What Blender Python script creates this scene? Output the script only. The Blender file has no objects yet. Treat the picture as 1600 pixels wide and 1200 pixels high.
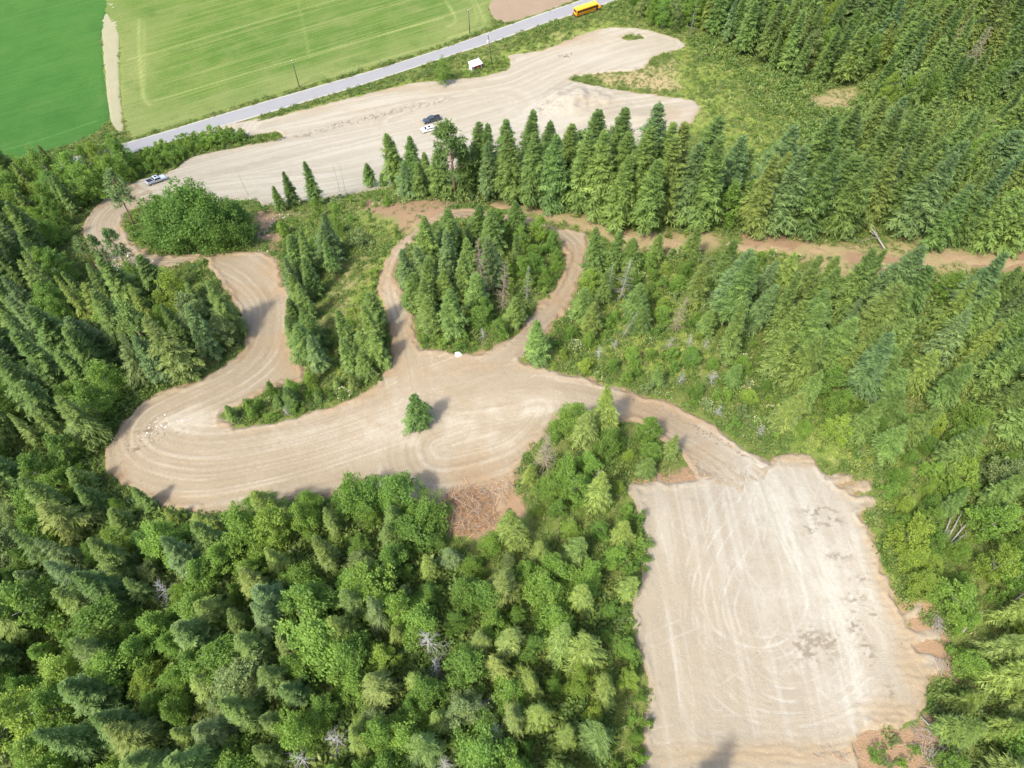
import bpy, math, random
import numpy as np
from mathutils import Vector, Matrix

S = bpy.context.scene
COL = S.collection
R = math.radians

# ------------------------------------------------------------------ camera
CAM_H, PITCH, FPX = 105.0, 57.8, 1111.0        # height above the pad, depression, focal length in 1600-px pixels
cd = bpy.data.cameras.new('camera'); cd.sensor_width = 36.0; cd.lens = FPX / 1600 * 36
cd.clip_start = 1.0; cd.clip_end = 9000.0
cam = bpy.data.objects.new('camera', cd); COL.objects.link(cam)
cam.location = (0, 0, CAM_H); cam.rotation_euler = (R(90 - PITCH), 0, 0)
S.camera = cam

# ------------------------------------------------------------------ sky and sun
SUN_EL, SUN_AZ = 55.0, 222.0                   # azimuth clockwise from +Y: the sun stands to the lower left
w = bpy.data.worlds.new('World'); S.world = w; w.use_nodes = True
nt = w.node_tree; nt.nodes.clear()
sky = nt.nodes.new('ShaderNodeTexSky'); sky.sky_type = 'NISHITA'; sky.sun_disc = False
sky.sun_elevation = R(SUN_EL); sky.sun_rotation = R(SUN_AZ); sky.altitude = 500; sky.air_density = 1.0; sky.dust_density = 4.0
bg = nt.nodes.new('ShaderNodeBackground'); bg.inputs['Strength'].default_value = 0.15
wo = nt.nodes.new('ShaderNodeOutputWorld')
nt.links.new(sky.outputs[0], bg.inputs[0]); nt.links.new(bg.outputs[0], wo.inputs[0])
ld = bpy.data.lights.new('sun', 'SUN'); ld.energy = 2.0; ld.angle = R(6.0); ld.color = (1.0, 0.95, 0.86)
sun = bpy.data.objects.new('sun', ld); COL.objects.link(sun); sun.location = (-80, -80, 200)
sd = Vector((math.sin(R(SUN_AZ)) * math.cos(R(SUN_EL)), math.cos(R(SUN_AZ)) * math.cos(R(SUN_EL)), math.sin(R(SUN_EL))))
sun.rotation_euler = sd.to_track_quat('Z', 'Y').to_euler()
S.view_settings.view_transform = 'Standard'; S.view_settings.look = 'None'
S.view_settings.gamma = 1.0; S.view_settings.use_curve_mapping = False
S.view_settings.exposure = 1.6
S.cycles.max_bounces = 6; S.cycles.diffuse_bounces = 3; S.cycles.transmission_bounces = 3

# ------------------------------------------------------------------ numbers
rng = np.random.default_rng(7)
rnd = random.Random(7)
_perm = np.random.default_rng(3).random((256, 256))
def vnoise(x, y):
    x = np.asarray(x, float); y = np.asarray(y, float)
    xi = np.floor(x).astype(int); yi = np.floor(y).astype(int); fx = x - xi; fy = y - yi
    fx = fx * fx * (3 - 2 * fx); fy = fy * fy * (3 - 2 * fy)
    a = _perm[xi & 255, yi & 255]; b = _perm[(xi + 1) & 255, yi & 255]
    c = _perm[xi & 255, (yi + 1) & 255]; d = _perm[(xi + 1) & 255, (yi + 1) & 255]
    return (a * (1 - fx) + b * fx) * (1 - fy) + (c * (1 - fx) + d * fx) * fy
def fbm(x, y, o=4):
    s = 0; a = 0.5; t = 0
    for i in range(o):
        s = s + a * vnoise(x * 2 ** i + 17.3 * i, y * 2 ** i + 5.1 * i); t += a; a *= 0.5
    return s / t
def sstep(a, b, x):
    t = np.clip((x - a) / (b - a), 0, 1); return t * t * (3 - 2 * t)
def ray(px, py):
    u = (px - 800) / FPX; v = (600 - py) / FPX
    p = R(PITCH)
    return np.array([u, math.cos(p) + v * math.sin(p), -math.sin(p) + v * math.cos(p)])
def at_z(px, py, z):
    d = ray(px, py); t = (z - CAM_H) / d[2]; return d[0] * t, d[1] * t
def project(x, y, z):
    p = R(PITCH); dz = z - CAM_H
    zc = y * math.cos(p) - dz * math.sin(p); yc = y * math.sin(p) + dz * math.cos(p)
    return 800 + FPX * x / zc, 600 - FPX * yc / zc, zc

# ------------------------------------------------------------------ lie of the land: a thin-plate surface through surveyed heights
CP = [(1000,770,0),(1200,800,0),(1000,1000,0),(1200,1000,0),(1400,1000,.4),(1000,1180,0),(1300,1180,0),(1300,800,0),
 (1500,800,2),(1590,1000,3.5),(1590,1190,3),(1590,700,1),(1400,650,-1.5),
 (1100,680,-2),(980,615,-4),(830,585,-6),(730,570,-7.5),(600,640,-8.5),(450,690,-9.5),(300,700,-10.5),(230,720,-11),
 (720,700,-7.5),(500,900,-7),(300,900,-11),(100,900,-15),(100,1150,-13),(500,1150,-5),(800,950,-3.5),(850,1150,-1.5),(950,720,-2.6),
 (600,450,-11),(750,345,-12.5),(900,380,-12.5),(860,500,-9.5),
 (350,590,-12.5),(440,560,-13.5),(440,480,-15.5),(400,410,-17.5),(318,402,-20),(230,400,-24),(160,350,-29),(200,310,-33),(245,290,-35),
 (50,400,-30),(50,600,-21),(150,550,-18),(0,300,-37),(0,750,-17),(325,370,-26),
 (120,250,-40),(400,270,-38),(600,250,-40),(800,200,-42),(1000,150,-42.5),(1050,70,-44),(1000,215,-40.5),
 (205,232,-43.5),(400,172,-45),(600,117,-45.5),(800,48,-46),(950,0,-46),
 (100,100,-46),(400,50,-46.5),(600,20,-46.5),(300,0,-46.5),(20,240,-43.5),
 (1100,375,-13),(1300,395,-12),(1500,405,-11),(1590,410,-11),(1300,500,-8),(1500,550,-5),(1150,520,-7),
 (480,305,-34),(500,335,-23),(560,300,-31),(580,335,-18),(700,325,-14),(700,290,-25),(700,262,-36),
 (900,335,-15),(900,295,-26),(950,248,-37),(1100,330,-17),(1150,250,-31),(1150,150,-40),(1250,80,-43),
 (1500,100,-38),(1500,250,-24),(1590,50,-40),(1590,300,-18),(1350,150,-37),(1350,280,-22),(1300,20,-45)]
pts = [(*at_z(a, b, c), c) for a, b, c in CP]
pts += [(-300,100,-44),(300,100,4),(300,300,-36),(-300,300,-46),(0,430,-46.5),(-200,-50,-20),(200,-60,8),(0,-60,0),(-320,440,-46.5),(320,440,-45),(0,340,-46.5),(160,340,-46)]
P = np.array(pts, float); N = len(P)
def _tps(r2): return 0.5 * r2 * np.log(r2 + 1e-6)
K = _tps(((P[:, None, :2] - P[None, :, :2]) ** 2).sum(-1)) + np.eye(N) * 30.0
Q = np.c_[np.ones(N), P[:, :2]]
Wt = np.linalg.solve(np.block([[K, Q], [Q.T, np.zeros((3, 3))]]), np.r_[P[:, 2], 0, 0, 0])
GX0, GX1, GY0, GY1 = -330, 330, -70, 450
gx = np.arange(GX0, GX1 + 1.0); gy = np.arange(GY0, GY1 + 1.0)
ZG = np.zeros((len(gx), len(gy)))
for i, xx in enumerate(gx):
    r2 = (P[None, :, 0] - xx) ** 2 + (P[None, :, 1] - gy[:, None]) ** 2
    ZG[i] = _tps(r2) @ Wt[:N] + Wt[N] + Wt[N + 1] * xx + Wt[N + 2] * gy
def bil(G, x, y, x0=GX0, y0=GY0, st=1.0):
    fx = np.clip((np.asarray(x, float) - x0) / st, 0, G.shape[0] - 1.001); fy = np.clip((np.asarray(y, float) - y0) / st, 0, G.shape[1] - 1.001)
    i = fx.astype(int); j = fy.astype(int); a = fx - i; b = fy - j
    return (G[i, j] * (1 - a) + G[i + 1, j] * a) * (1 - b) + (G[i, j + 1] * (1 - a) + G[i + 1, j + 1] * a) * b
def zt(x, y): return bil(ZG, x, y)
def at(px, py):
    """the point of the bare land seen at a pixel of the photograph"""
    d = ray(px, py); t0, t1 = 60 / -d[2], 175 / -d[2]
    f = lambda t: CAM_H + d[2] * t - float(zt(d[0] * t, d[1] * t))
    ts = np.linspace(t0, t1, 120); prev = ts[0]
    for t in ts:
        if f(t) < 0: break
        prev = t
    a, b = prev, t
    for _ in range(24):
        m = (a + b) / 2
        if f(m) > 0: a = m
        else: b = m
    return np.array([d[0] * b, d[1] * b])
def W(l): return np.array([at(*p) for p in l])
def smooth(poly, n=6, closed=True):
    p = np.asarray(poly, float); m = len(p); out = []
    rngi = range(m) if closed else range(m - 1)
    for i in rngi:
        p0 = p[(i - 1) % m] if closed else p[max(i - 1, 0)]; p1 = p[i]; p2 = p[(i + 1) % m]
        p3 = p[(i + 2) % m] if closed else p[min(i + 2, m - 1)]
        for k in range(n):
            t = k / n
            out.append(0.5 * (2 * p1 + (p2 - p0) * t + (2 * p0 - 5 * p1 + 4 * p2 - p3) * t * t + (3 * p1 - p0 - 3 * p2 + p3) * t ** 3))
    if not closed: out.append(p[-1])
    return np.array(out)
def segdist(X, Y, A, B):
    d = B - A; L = (d ** 2).sum() + 1e-9
    t = np.clip(((X - A[0]) * d[0] + (Y - A[1]) * d[1]) / L, 0, 1)
    return np.hypot(X - A[0] - t * d[0], Y - A[1] - t * d[1]), t, math.sqrt(L)
def sdf(poly, X, Y):
    D = np.full(X.shape, 1e9); ins = np.zeros(X.shape, bool)
    for i in range(len(poly)):
        A, B = poly[i - 1], poly[i]
        D = np.minimum(D, segdist(X, Y, A, B)[0])
        c = (A[1] > Y) != (B[1] > Y)
        if A[1] != B[1]: ins ^= c & (X < (B[0] - A[0]) * (Y - A[1]) / (B[1] - A[1]) + A[0])
    return np.where(ins, D, -D)
def linecoord(line, X, Y):
    """signed offset from a polyline and distance along it"""
    D = np.full(X.shape, 1e9); Sg = np.zeros(X.shape); Al = np.zeros(X.shape); acc = 0
    for i in range(len(line) - 1):
        A, B = line[i], line[i + 1]
        d, t, L = segdist(X, Y, A, B); cr = (B[0] - A[0]) * (Y - A[1]) - (B[1] - A[1]) * (X - A[0])
        m = d < D; D = np.where(m, d, D); Sg = np.where(m, np.sign(cr), Sg); Al = np.where(m, acc + t * L, Al); acc += L
    return D * Sg, Al

# ------------------------------------------------------------------ meshes
def link(o, parent=None):
    COL.objects.link(o)
    if parent is not None: o.parent = parent
    return o
def tag(o, label=None, cat=None, group=None, kind=None):
    if label: o['label'] = label
    if cat: o['category'] = cat
    if group: o['group'] = group
    if kind: o['kind'] = kind
    return o
def mesh_np(name, V, F, mat=None, attrs=None, sm=False):
    """V (n,3), F (m,3 or 4)"""
    V = np.asarray(V, np.float32); F = np.asarray(F, np.int32); k = F.shape[1]
    me = bpy.data.meshes.new(name)
    me.vertices.add(len(V)); me.vertices.foreach_set('co', V.ravel())
    me.loops.add(F.size); me.loops.foreach_set('vertex_index', F.ravel())
    me.polygons.add(len(F)); me.polygons.foreach_set('loop_start', np.arange(0, F.size, k, dtype=np.int32))
    me.polygons.foreach_set('use_smooth', np.full(len(F), sm))
    me.update(calc_edges=True)
    for n, v in (attrs or {}).items():
        a = me.attributes.new(n, 'FLOAT', 'POINT'); a.data.foreach_set('value', np.asarray(v, np.float32))
    if mat is not None: me.materials.append(mat)
    return me

# ------------------------------------------------------------------ materials
class NT:
    def __init__(s, name):
        s.m = bpy.data.materials.new(name); s.m.use_nodes = True; s.t = s.m.node_tree; s.t.nodes.clear()
        s.out = s.n('ShaderNodeOutputMaterial')
    def n(s, ty, **k):
        x = s.t.nodes.new(ty)
        for a, v in k.items(): setattr(x, a, v)
        return x
    def l(s, a, b): s.t.links.new(a, b)
    def val(s, sock, v):
        if hasattr(v, 'is_linked') or isinstance(v, bpy.types.NodeSocket): s.l(v, sock)
        else: sock.default_value = v
    def attr(s, name): return s.n('ShaderNodeAttribute', attribute_name=name).outputs['Fac']
    def mix(s, f, a, b, mode='MIX'):
        x = s.n('ShaderNodeMix', data_type='RGBA', blend_type=mode)
        s.val(x.inputs[0], f); s.val(x.inputs[6], a if not isinstance(a, tuple) else (*a, 1)[:4]); s.val(x.inputs[7], b if not isinstance(b, tuple) else (*b, 1)[:4])
        return x.outputs[2]
    def math(s, op, a, b=0.0, c=None):
        x = s.n('ShaderNodeMath', operation=op); s.val(x.inputs[0], a); s.val(x.inputs[1], b)
        if c is not None: s.val(x.inputs[2], c)
        return x.outputs[0]
    def noise(s, scale, vec=None, detail=4, rough=.6, out='Fac'):
        x = s.n('ShaderNodeTexNoise'); x.inputs['Scale'].default_value = scale; x.inputs['Detail'].default_value = detail; x.inputs['Roughness'].default_value = rough
        if vec is not None: s.l(vec, x.inputs['Vector'])
        return x.outputs[out]
    def ramp(s, f, stops):
        x = s.n('ShaderNodeValToRGB'); e = x.color_ramp.elements
        while len(e) < len(stops): e.new(0.5)
        for i, (p, c) in enumerate(stops): e[i].position = p; e[i].color = (*c, 1) if isinstance(c, tuple) else (c, c, c, 1)
        s.l(f, x.inputs[0]); return x.outputs[0]
    def pos(s): return s.n('ShaderNodeNewGeometry').outputs['Position']
    def mapv(s, vec, scale=(1,1,1), rot=(0,0,0)):
        x = s.n('ShaderNodeMapping'); x.inputs['Scale'].default_value = scale; x.inputs['Rotation'].default_value = rot; s.l(vec, x.inputs[0]); return x.outputs[0]
    def bump(s, h, strength=.3, dist=.1):
        x = s.n('ShaderNodeBump'); x.inputs['Strength'].default_value = strength; x.inputs['Distance'].default_value = dist; s.l(h, x.inputs['Height']); return x.outputs[0]
    def princ(s, col, rough=.9, spec=.2, normal=None, metal=0.0):
        b = s.n('ShaderNodeBsdfPrincipled'); s.val(b.inputs['Base Color'], col if not isinstance(col, tuple) else (*col, 1))
        s.val(b.inputs['Roughness'], rough); b.inputs['Specular IOR Level'].default_value = spec; b.inputs['Metallic'].default_value = metal
        if normal is not None: s.l(normal, b.inputs['Normal'])
        s.l(b.outputs[0], s.out.inputs[0]); return b
_mats = {}
def plain(name, col, rough=.6, spec=.3, metal=0.0, vary=.12, scale=3.0):
    if name in _mats: return _mats[name]
    t = NT(name); c = t.n('ShaderNodeTexCoord').outputs['Object']
    f = t.noise(scale, c); d = tuple(x * (1 - vary) for x in col); u = tuple(min(1, x * (1 + vary)) for x in col)
    t.princ(t.mix(f, d, u), rough, spec, metal=metal); _mats[name] = t.m; return t.m

def mat_ground():
    t = NT('ground_grass'); p = t.pos()
    n1 = t.noise(.05, p, 5); n2 = t.noise(.45, p, 5, .7); n3 = t.noise(5.0, p, 3, .7)
    g = t.mix(t.ramp(n1, [(.35, 0.0), (.65, 1.0)]), (.075, .12, .022), (.14, .17, .04))
    g = t.mix(t.ramp(n2, [(.42, 0.0), (.68, 1.0)]), g, (.17, .19, .055))
    g = t.mix(t.ramp(n2, [(.25, 1.0), (.42, 0.0)]), g, (.045, .085, .016))
    d = t.mix(n2, (.36, .27, .15), (.27, .23, .10))
    g = t.mix(t.ramp(t.math('ADD', t.attr('dry'), t.math('MULTIPLY', t.math('SUBTRACT', n2, .5), .9)), [(.3, 0.0), (.7, 1.0)]), g, d)
    s = t.mix(n3, (.33, .21, .125), (.25, .165, .095))
    g = t.mix(t.ramp(t.math('ADD', t.attr('soil'), t.math('MULTIPLY', t.math('SUBTRACT', n2, .5), .8)), [(.35, 0.0), (.6, 1.0)]), g, s)
    g = t.mix(t.attr('mead'), g, t.mix(n2, (.135, .195, .036), (.215, .25, .06)))
    fl = t.mix(n3, (.05, .055, .02), (.10, .085, .045))
    g = t.mix(t.attr('litter'), g, fl)
    g = t.mix(t.math('MULTIPLY', t.math('SUBTRACT', n3, .5), 1.0), g, t.mix(.6, g, (.30, .33, .12)))
    t.princ(g, .95, .1, t.bump(t.math('ADD', n3, n2), .9, .35)); return t.m

def mat_dirt(name, base, pale, clay, dark):
    t = NT(name); p = t.pos()
    n1 = t.noise(.22, p, 5, .6); n2 = t.noise(1.6, p, 5, .7); n3 = t.noise(14, p, 3, .7)
    c = t.mix(t.ramp(n1, [(.3, 0.0), (.7, 1.0)]), base, tuple(x * .88 for x in base))
    c = t.mix(t.attr('pale'), c, pale)
    c = t.mix(t.ramp(t.math('ADD', t.attr('clay'), t.math('MULTIPLY', t.math('SUBTRACT', n2, .5), 1.1)), [(.3, 0.0), (1.0, .9)]), c, clay)
    c = t.mix(t.math('MULTIPLY', t.attr('streak'), 1.0), c, t.mix(.35, c, dark))
    c = t.mix(t.ramp(n2, [(.30, .4), (.5, 0.0)]), c, t.mix(.5, c, dark))
    c = t.mix(t.ramp(n3, [(.56, 0.0), (.72, .5)]), c, tuple(min(1, x * 1.25) for x in pale))
    c = t.mix(t.ramp(n3, [(.26, .55), (.42, 0.0)]), c, dark)
    n4 = t.noise(4.5, p, 4, .75)
    c = t.mix(t.ramp(n4, [(.30, .55), (.5, 0.0)]), c, t.mix(.55, c, dark)); c = t.mix(t.ramp(n4, [(.55, 0.0), (.75, .5)]), c, tuple(min(1, x * 1.18) for x in pale))
    c = t.mix(t.attr('dark'), c, tuple(x * .78 for x in dark))
    t.princ(c, .95, .12, t.bump(t.math('ADD', n3, t.math('MULTIPLY', n2, 2.0)), .5, .12)); return t.m
# ================================================================== outlines of the cleared ground, roads and fields
ROAD_POLY = [(1205,732),(1165,702),(1130,674),(1090,651),(1040,627),(985,613),(920,592),(860,579),(822,568),(818,558),(832,540),(852,520),(880,490),(900,455),
 (913,418),(919,388),(914,366),(880,358),(830,342),(775,333),(735,327),(700,328),(672,340),(655,352),(632,372),(611,397),(596,421),(592,452),(600,490),(612,522),(612,548),
 (604,575),(588,600),(560,618),(520,634),(470,650),(420,663),(380,668),(353,661),(350,645),(372,634),(400,620),(430,604),(465,598),(478,580),(468,560),(458,540),(453,500),
 (455,468),(441,440),(437,412),(420,397),(398,393),(350,394),(318,398),(250,400),(222,393),(202,374),(192,350),(198,333),(222,322),(262,312),
 (205,286),(180,300),(160,314),(142,332),(129,355),(134,374),(152,396),(195,416),(255,418),(318,406),(328,416),(345,440),(362,465),(378,495),(385,520),(380,545),(360,565),(330,585),(300,600),(260,610),
 (225,628),(200,650),(180,680),(165,705),(163,725),(176,742),(202,760),(230,782),(300,800),(355,802),(400,795),(450,782),(520,775),(600,778),(660,790),(690,822),(740,824),(790,790),(800,755),(818,712),
 (845,682),(872,655),(905,650),(950,655),(1000,662),(1035,690),(1070,712),(1085,745),(1110,752),(1160,770)]
ISLE_POLY = [(655,541),(647,510),(641,482),(627,462),(621,440),(618,420),(627,398),(652,368),(684,346),(720,341),(776,349),(800,351),(840,361),(870,377),(883,397),(880,420),(865,450),(840,480),(815,510),(790,534),(760,549),(730,553),(700,551)]
PAD_POLY = [(985,758),(1040,754),(1085,750),(1110,744),(1130,720),(1175,712),(1203,728),(1215,716),(1255,710),(1282,732),(1302,746),(1328,739),(1331,745),(1312,760),(1352,754),(1356,764),(1330,772),(1362,778),(1364,790),(1344,806),(1360,830),(1374,866),(1388,908),(1403,948),(1412,957),(1440,944),(1443,952),(1418,968),(1424,985),(1462,988),(1468,998),(1434,1006),
 (1440,1016),(1470,1030),(1480,1044),(1450,1055),(1446,1075),(1444,1108),(1405,1130),(1352,1144),(1335,1165),(1330,1230),(1018,1230),(1012,1130),(1016,1082),(1000,1030),(990,980),(985,945),(1004,902),(1002,850),(1000,800)]
LOT_POLY = [(205,287),(262,271),(300,246),(350,235),(395,226),(440,216),(430,205),(385,214),(330,207),(300,214),(296,208),(400,186),(405,190),(480,170),(570,148),(640,131),(690,126),(745,121),(790,110),(797,96),(792,88),(800,86),(850,78),(890,62),(930,47),(962,43),(1010,47),(1050,58),(1072,70),(1050,80),(1026,86),(1012,97),(1000,108),
 (960,112),(915,117),(890,124),(912,131),(960,140),(1030,150),(1078,156),(1093,168),(1082,190),(1050,210),(1000,243),(850,254),(700,277),(560,302),(480,314),(410,322),(395,312),(300,318),(262,316),(230,320)]
LOT_HOLE = [(972,57),(985,55),(1002,56),(1006,60),(992,62),(975,62)]
ASPH_UP = [(60,262),(130,242),(205,221),(300,193),(400,163),(500,134),(600,105),(700,73),(760,52),(850,20),(900,3),(960,-20),(1060,-62)]
ASPH_LO = [(60,284),(130,262),(205,240),(300,212),(400,183),(500,153),(570,132),(700,89),(760,70),(850,38),(900,22),(976,-4),(1085,-48)]
FIELD_POLY = [(190,-40),(188,60),(189,140),(195,190),(206,212),(225,209),(400,156),(600,98),(700,66),(755,45),(768,38),(762,10),(754,-40)]
CROP_POLY = [(-120,-40),(150,-40),(158,60),(166,150),(170,190),(120,222),(60,240),(-30,268),(-120,290)]
PLOUGH_POLY = [(772,-40),(764,2),(768,24),(780,33),(800,34),(860,14),(905,-4),(960,-40)]
FARM_TRACK = [(152,-40),(160,60),(167,140),(173,186),(186,206),(192,200),(186,140),(185,60),(186,-40)]
HILL_TRACK = [(752,318),(800,312),(850,322),(900,340),(980,358),(1040,364),(1120,370),(1200,374),(1290,384),(1370,398),(1430,400),(1480,392),(1530,394),(1640,396),(1640,420),(1545,420),(1480,415),(1420,432),(1390,432),(1360,415),(1290,402),(1200,398),(1110,394),(1020,390),(960,380),(915,362),(870,350),(820,340),(775,331)]
def hole(s, h): return np.minimum(s, -h)
wROAD = smooth(W(ROAD_POLY), 3); wISLE = smooth(W(ISLE_POLY), 4); wPAD = smooth(W(PAD_POLY), 3); wLOT = smooth(W(LOT_POLY), 3); wHOLE = smooth(W(LOT_HOLE), 3)
wTRACK = smooth(W(HILL_TRACK), 3); wFIELD = smooth(W(FIELD_POLY), 2); wCROP = smooth(W(CROP_POLY), 2); wPLOUGH = smooth(W(PLOUGH_POLY), 2); wFARM = smooth(W(FARM_TRACK), 2)
aU = smooth(W(ASPH_UP), 5, False); aL = smooth(W(ASPH_LO), 5, False); wASPH = np.r_[aU, aL[::-1]]
def s_road(X, Y): return hole(sdf(wROAD, X, Y), sdf(wISLE, X, Y))
def s_lot(X, Y): return hole(sdf(wLOT, X, Y), sdf(wHOLE, X, Y))

# masks of open ground, looked up when planting
MX0, MY0, MST = -215, -25, 0.8
mx, my = np.meshgrid(np.arange(MX0, 216, MST), np.arange(MY0, 300, MST), indexing='ij')
M_DIRT = np.maximum.reduce([s_road(mx, my), sdf(wPAD, mx, my), s_lot(mx, my)])
M_TRACK = sdf(wTRACK, mx, my)
M_OPEN = np.maximum.reduce([M_DIRT, sdf(wASPH, mx, my), sdf(wFIELD, mx, my), sdf(wCROP, mx, my), sdf(wPLOUGH, mx, my), sdf(wFARM, mx, my)])
def dirt_d(x, y): return bil(M_DIRT, x, y, MX0, MY0, MST)
def open_d(x, y): return bil(M_OPEN, x, y, MX0, MY0, MST)
def track_d(x, y): return bil(M_TRACK, x, y, MX0, MY0, MST)

# ---- the hillside itself
DRY = [([(560,318),(690,312),(672,340),(630,372),(600,345),(566,340)],1.0),([(755,316),(850,318),(980,352),(1100,366),(1110,396),(980,386),(880,352)],.9),([(520,420),(600,390),(592,450),(545,500),(490,560),(500,480)],.45),
 ([(1200,368),(1640,388),(1640,425),(1380,436),(1200,402)],.75),([(1000,102),(1055,96),(1062,150),(1010,140)],.6),([(1120,195),(1240,190),(1230,225),(1130,232)],.3),([(1262,150),(1340,138),(1330,172),(1270,168)],.9),([(1440,175),(1490,168),(1480,192),(1445,198)],.9),([(1568,192),(1600,195),(1600,215),(1565,212)],.8),
 ([(1380,515),(1450,520),(1440,555),(1380,550)],.6),([(420,312),(560,300),(570,330),(430,345)],.35),([(880,50),(960,40),(960,46),(900,62),(820,90),(790,100)],.7),([(205,205),(400,150),(760,40),(765,48),(400,165),(205,222)],.25),([(1390,740),(1430,820),(1410,850),(1370,820)],.55),([(1330,700),(1400,690),(1420,720),(1350,735)],.4),([(910,117),(1000,112),(1060,110),(1060,150),(990,140)],.75),([(120,290),(160,288),(160,305),(125,318)],.7)]
SOIL = [([(556,320),(700,310),(690,332),(660,348),(622,374),(585,362)],.95),([(400,330),(440,325),(440,390),(410,388)],.9),([(1100,1135),(1440,1120),(1340,1230),(1060,1230)],.9),([(150,398),(220,392),(220,432),(160,430)],.8),([(985,735),(1090,735),(1095,756),(985,760)],1.0),([(760,800),(800,740),(850,690),(830,760)],.5),([(1130,742),(1160,730),(1160,770),(1110,770)],.6),([(1045,160),(1110,165),(1100,200),(1050,200)],.6),([(1400,935),(1460,930),(1490,1000),(1500,1060),(1430,1080)],.8),([(672,745),(800,735),(810,800),(740,840),(672,830)],.9),([(1335,1140),(1440,1105),(1480,1090),(1470,1230),(1330,1230)],.8),([(1330,400),(1420,398),(1400,436),(1340,430)],.8),([(1525,396),(1640,396),(1640,425),(1530,422)],.8),([(1150,362),(1260,366),(1250,396),(1150,392)],.7)]
def axis(a, b, fine, far):
    c = list(np.arange(a, b + 1e-6, fine)); st = fine
    while c[-1] < far: st *= 1.5; c.append(c[-1] + st)
    st = fine
    while c[0] > -far: st *= 1.5; c.insert(0, c[0] - st)
    return np.array(c)
ax = axis(-215, 215, .9, 4000); ay = axis(-25, 300, .9, 4000)
X, Y = np.meshgrid(ax, ay, indexing='ij')
near = (np.abs(X) < 216) & (Y > -26) & (Y < 301)
Z = zt(X, Y) + np.where(near, (fbm(X * .35, Y * .35, 3) - .5) * .35 * (1 - sstep(-2, .5, np.where(near, open_d(X, Y), 0))), 0)
Z = np.where(near, Z - sstep(0, 1.2, open_d(X, Y)) * .12, Z)
dry = np.zeros(X.shape); soil = np.zeros(X.shape)
Xw = X + (fbm(X * .16, Y * .16, 3) - .5) * 9; Yw = Y + (fbm(X * .16 + 50, Y * .16 + 20, 3) - .5) * 9
for pl, v in DRY: dry = np.maximum(dry, v * sstep(-4.5, 3.0, np.where(near, sdf(W(pl), Xw, Yw), -99)))
for pl, v in SOIL: soil = np.maximum(soil, v * sstep(-2.5, 1.8, np.where(near, sdf(W(pl), Xw, Yw), -99)))
dd = np.where(near, dirt_d(X, Y), -99)
soil = np.maximum(soil, .6 * sstep(-1.0, .1, dd + (fbm(X * .5, Y * .5, 3) - .5) * 2.5) * sstep(.38, .6, fbm(X * .09 + 8, Y * .09, 2)))
ni, nj = X.shape
idx = np.arange(ni * nj).reshape(ni, nj)
F = np.stack([idx[:-1, :-1], idx[1:, :-1], idx[1:, 1:], idx[:-1, 1:]], -1).reshape(-1, 4)
LITTER = np.zeros(X.shape)      # bare needle litter under the closed woods
WOODS = [[(-200,420),(150,430),(330,470),(370,520),(290,590),(160,690),(160,760),(420,810),(660,830),(760,900),(960,880),(985,1230),(-200,1230)],[(1120,430),(1700,430),(1700,680),(1500,640),(1250,600)],[(1050,60),(1700,-40),(1700,350),(1150,340),(700,320),(640,300),(1010,250),(1250,240),(1150,120)]]
for pl in WOODS: LITTER = np.maximum(LITTER, .75 * sstep(-2, 4, np.where(near, sdf(W(pl), X, Y), -99)))
LITTER *= sstep(.35, .6, fbm(X * .12, Y * .12, 3))
MEAD = [W(q) for q in ([(1080,60),(1150,95),(1240,135),(1265,235),(1130,245),(1070,200),(1050,100)],[(505,560),(560,440),(612,390),(600,460),(570,540),(530,590)],[(870,560),(930,440),(1100,420),(1120,560),(1000,600)],[(1375,490),(1455,495),(1455,590),(1385,580)],[(1200,640),(1400,650),(1420,740),(1330,735),(1230,700)],[(405,188),(700,118),(800,85),(980,20),(985,42),(880,62),(790,105),(690,126)],[(440,345),(560,330),(620,350),(600,390),(500,395)],[(1370,780),(1420,760),(1450,900),(1410,920)],[(1240,560),(1300,540),(1330,600),(1260,620)],[(1480,590),(1560,600),(1540,660),(1470,650)])]
mead = np.zeros(X.shape)
for q in MEAD: mead = np.maximum(mead, .9 * sstep(-4, 2, np.where(near, sdf(q, Xw, Yw), -99)))
ground = bpy.data.objects.new('ground', mesh_np('ground', np.stack([X, Y, Z], -1).reshape(-1, 3), F, mat_ground(), dict(dry=dry.ravel(), soil=soil.ravel(), litter=LITTER.ravel(), mead=mead.ravel()), True))
tag(link(ground), 'green hillside falling to the valley floor', None, None, 'structure')

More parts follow.
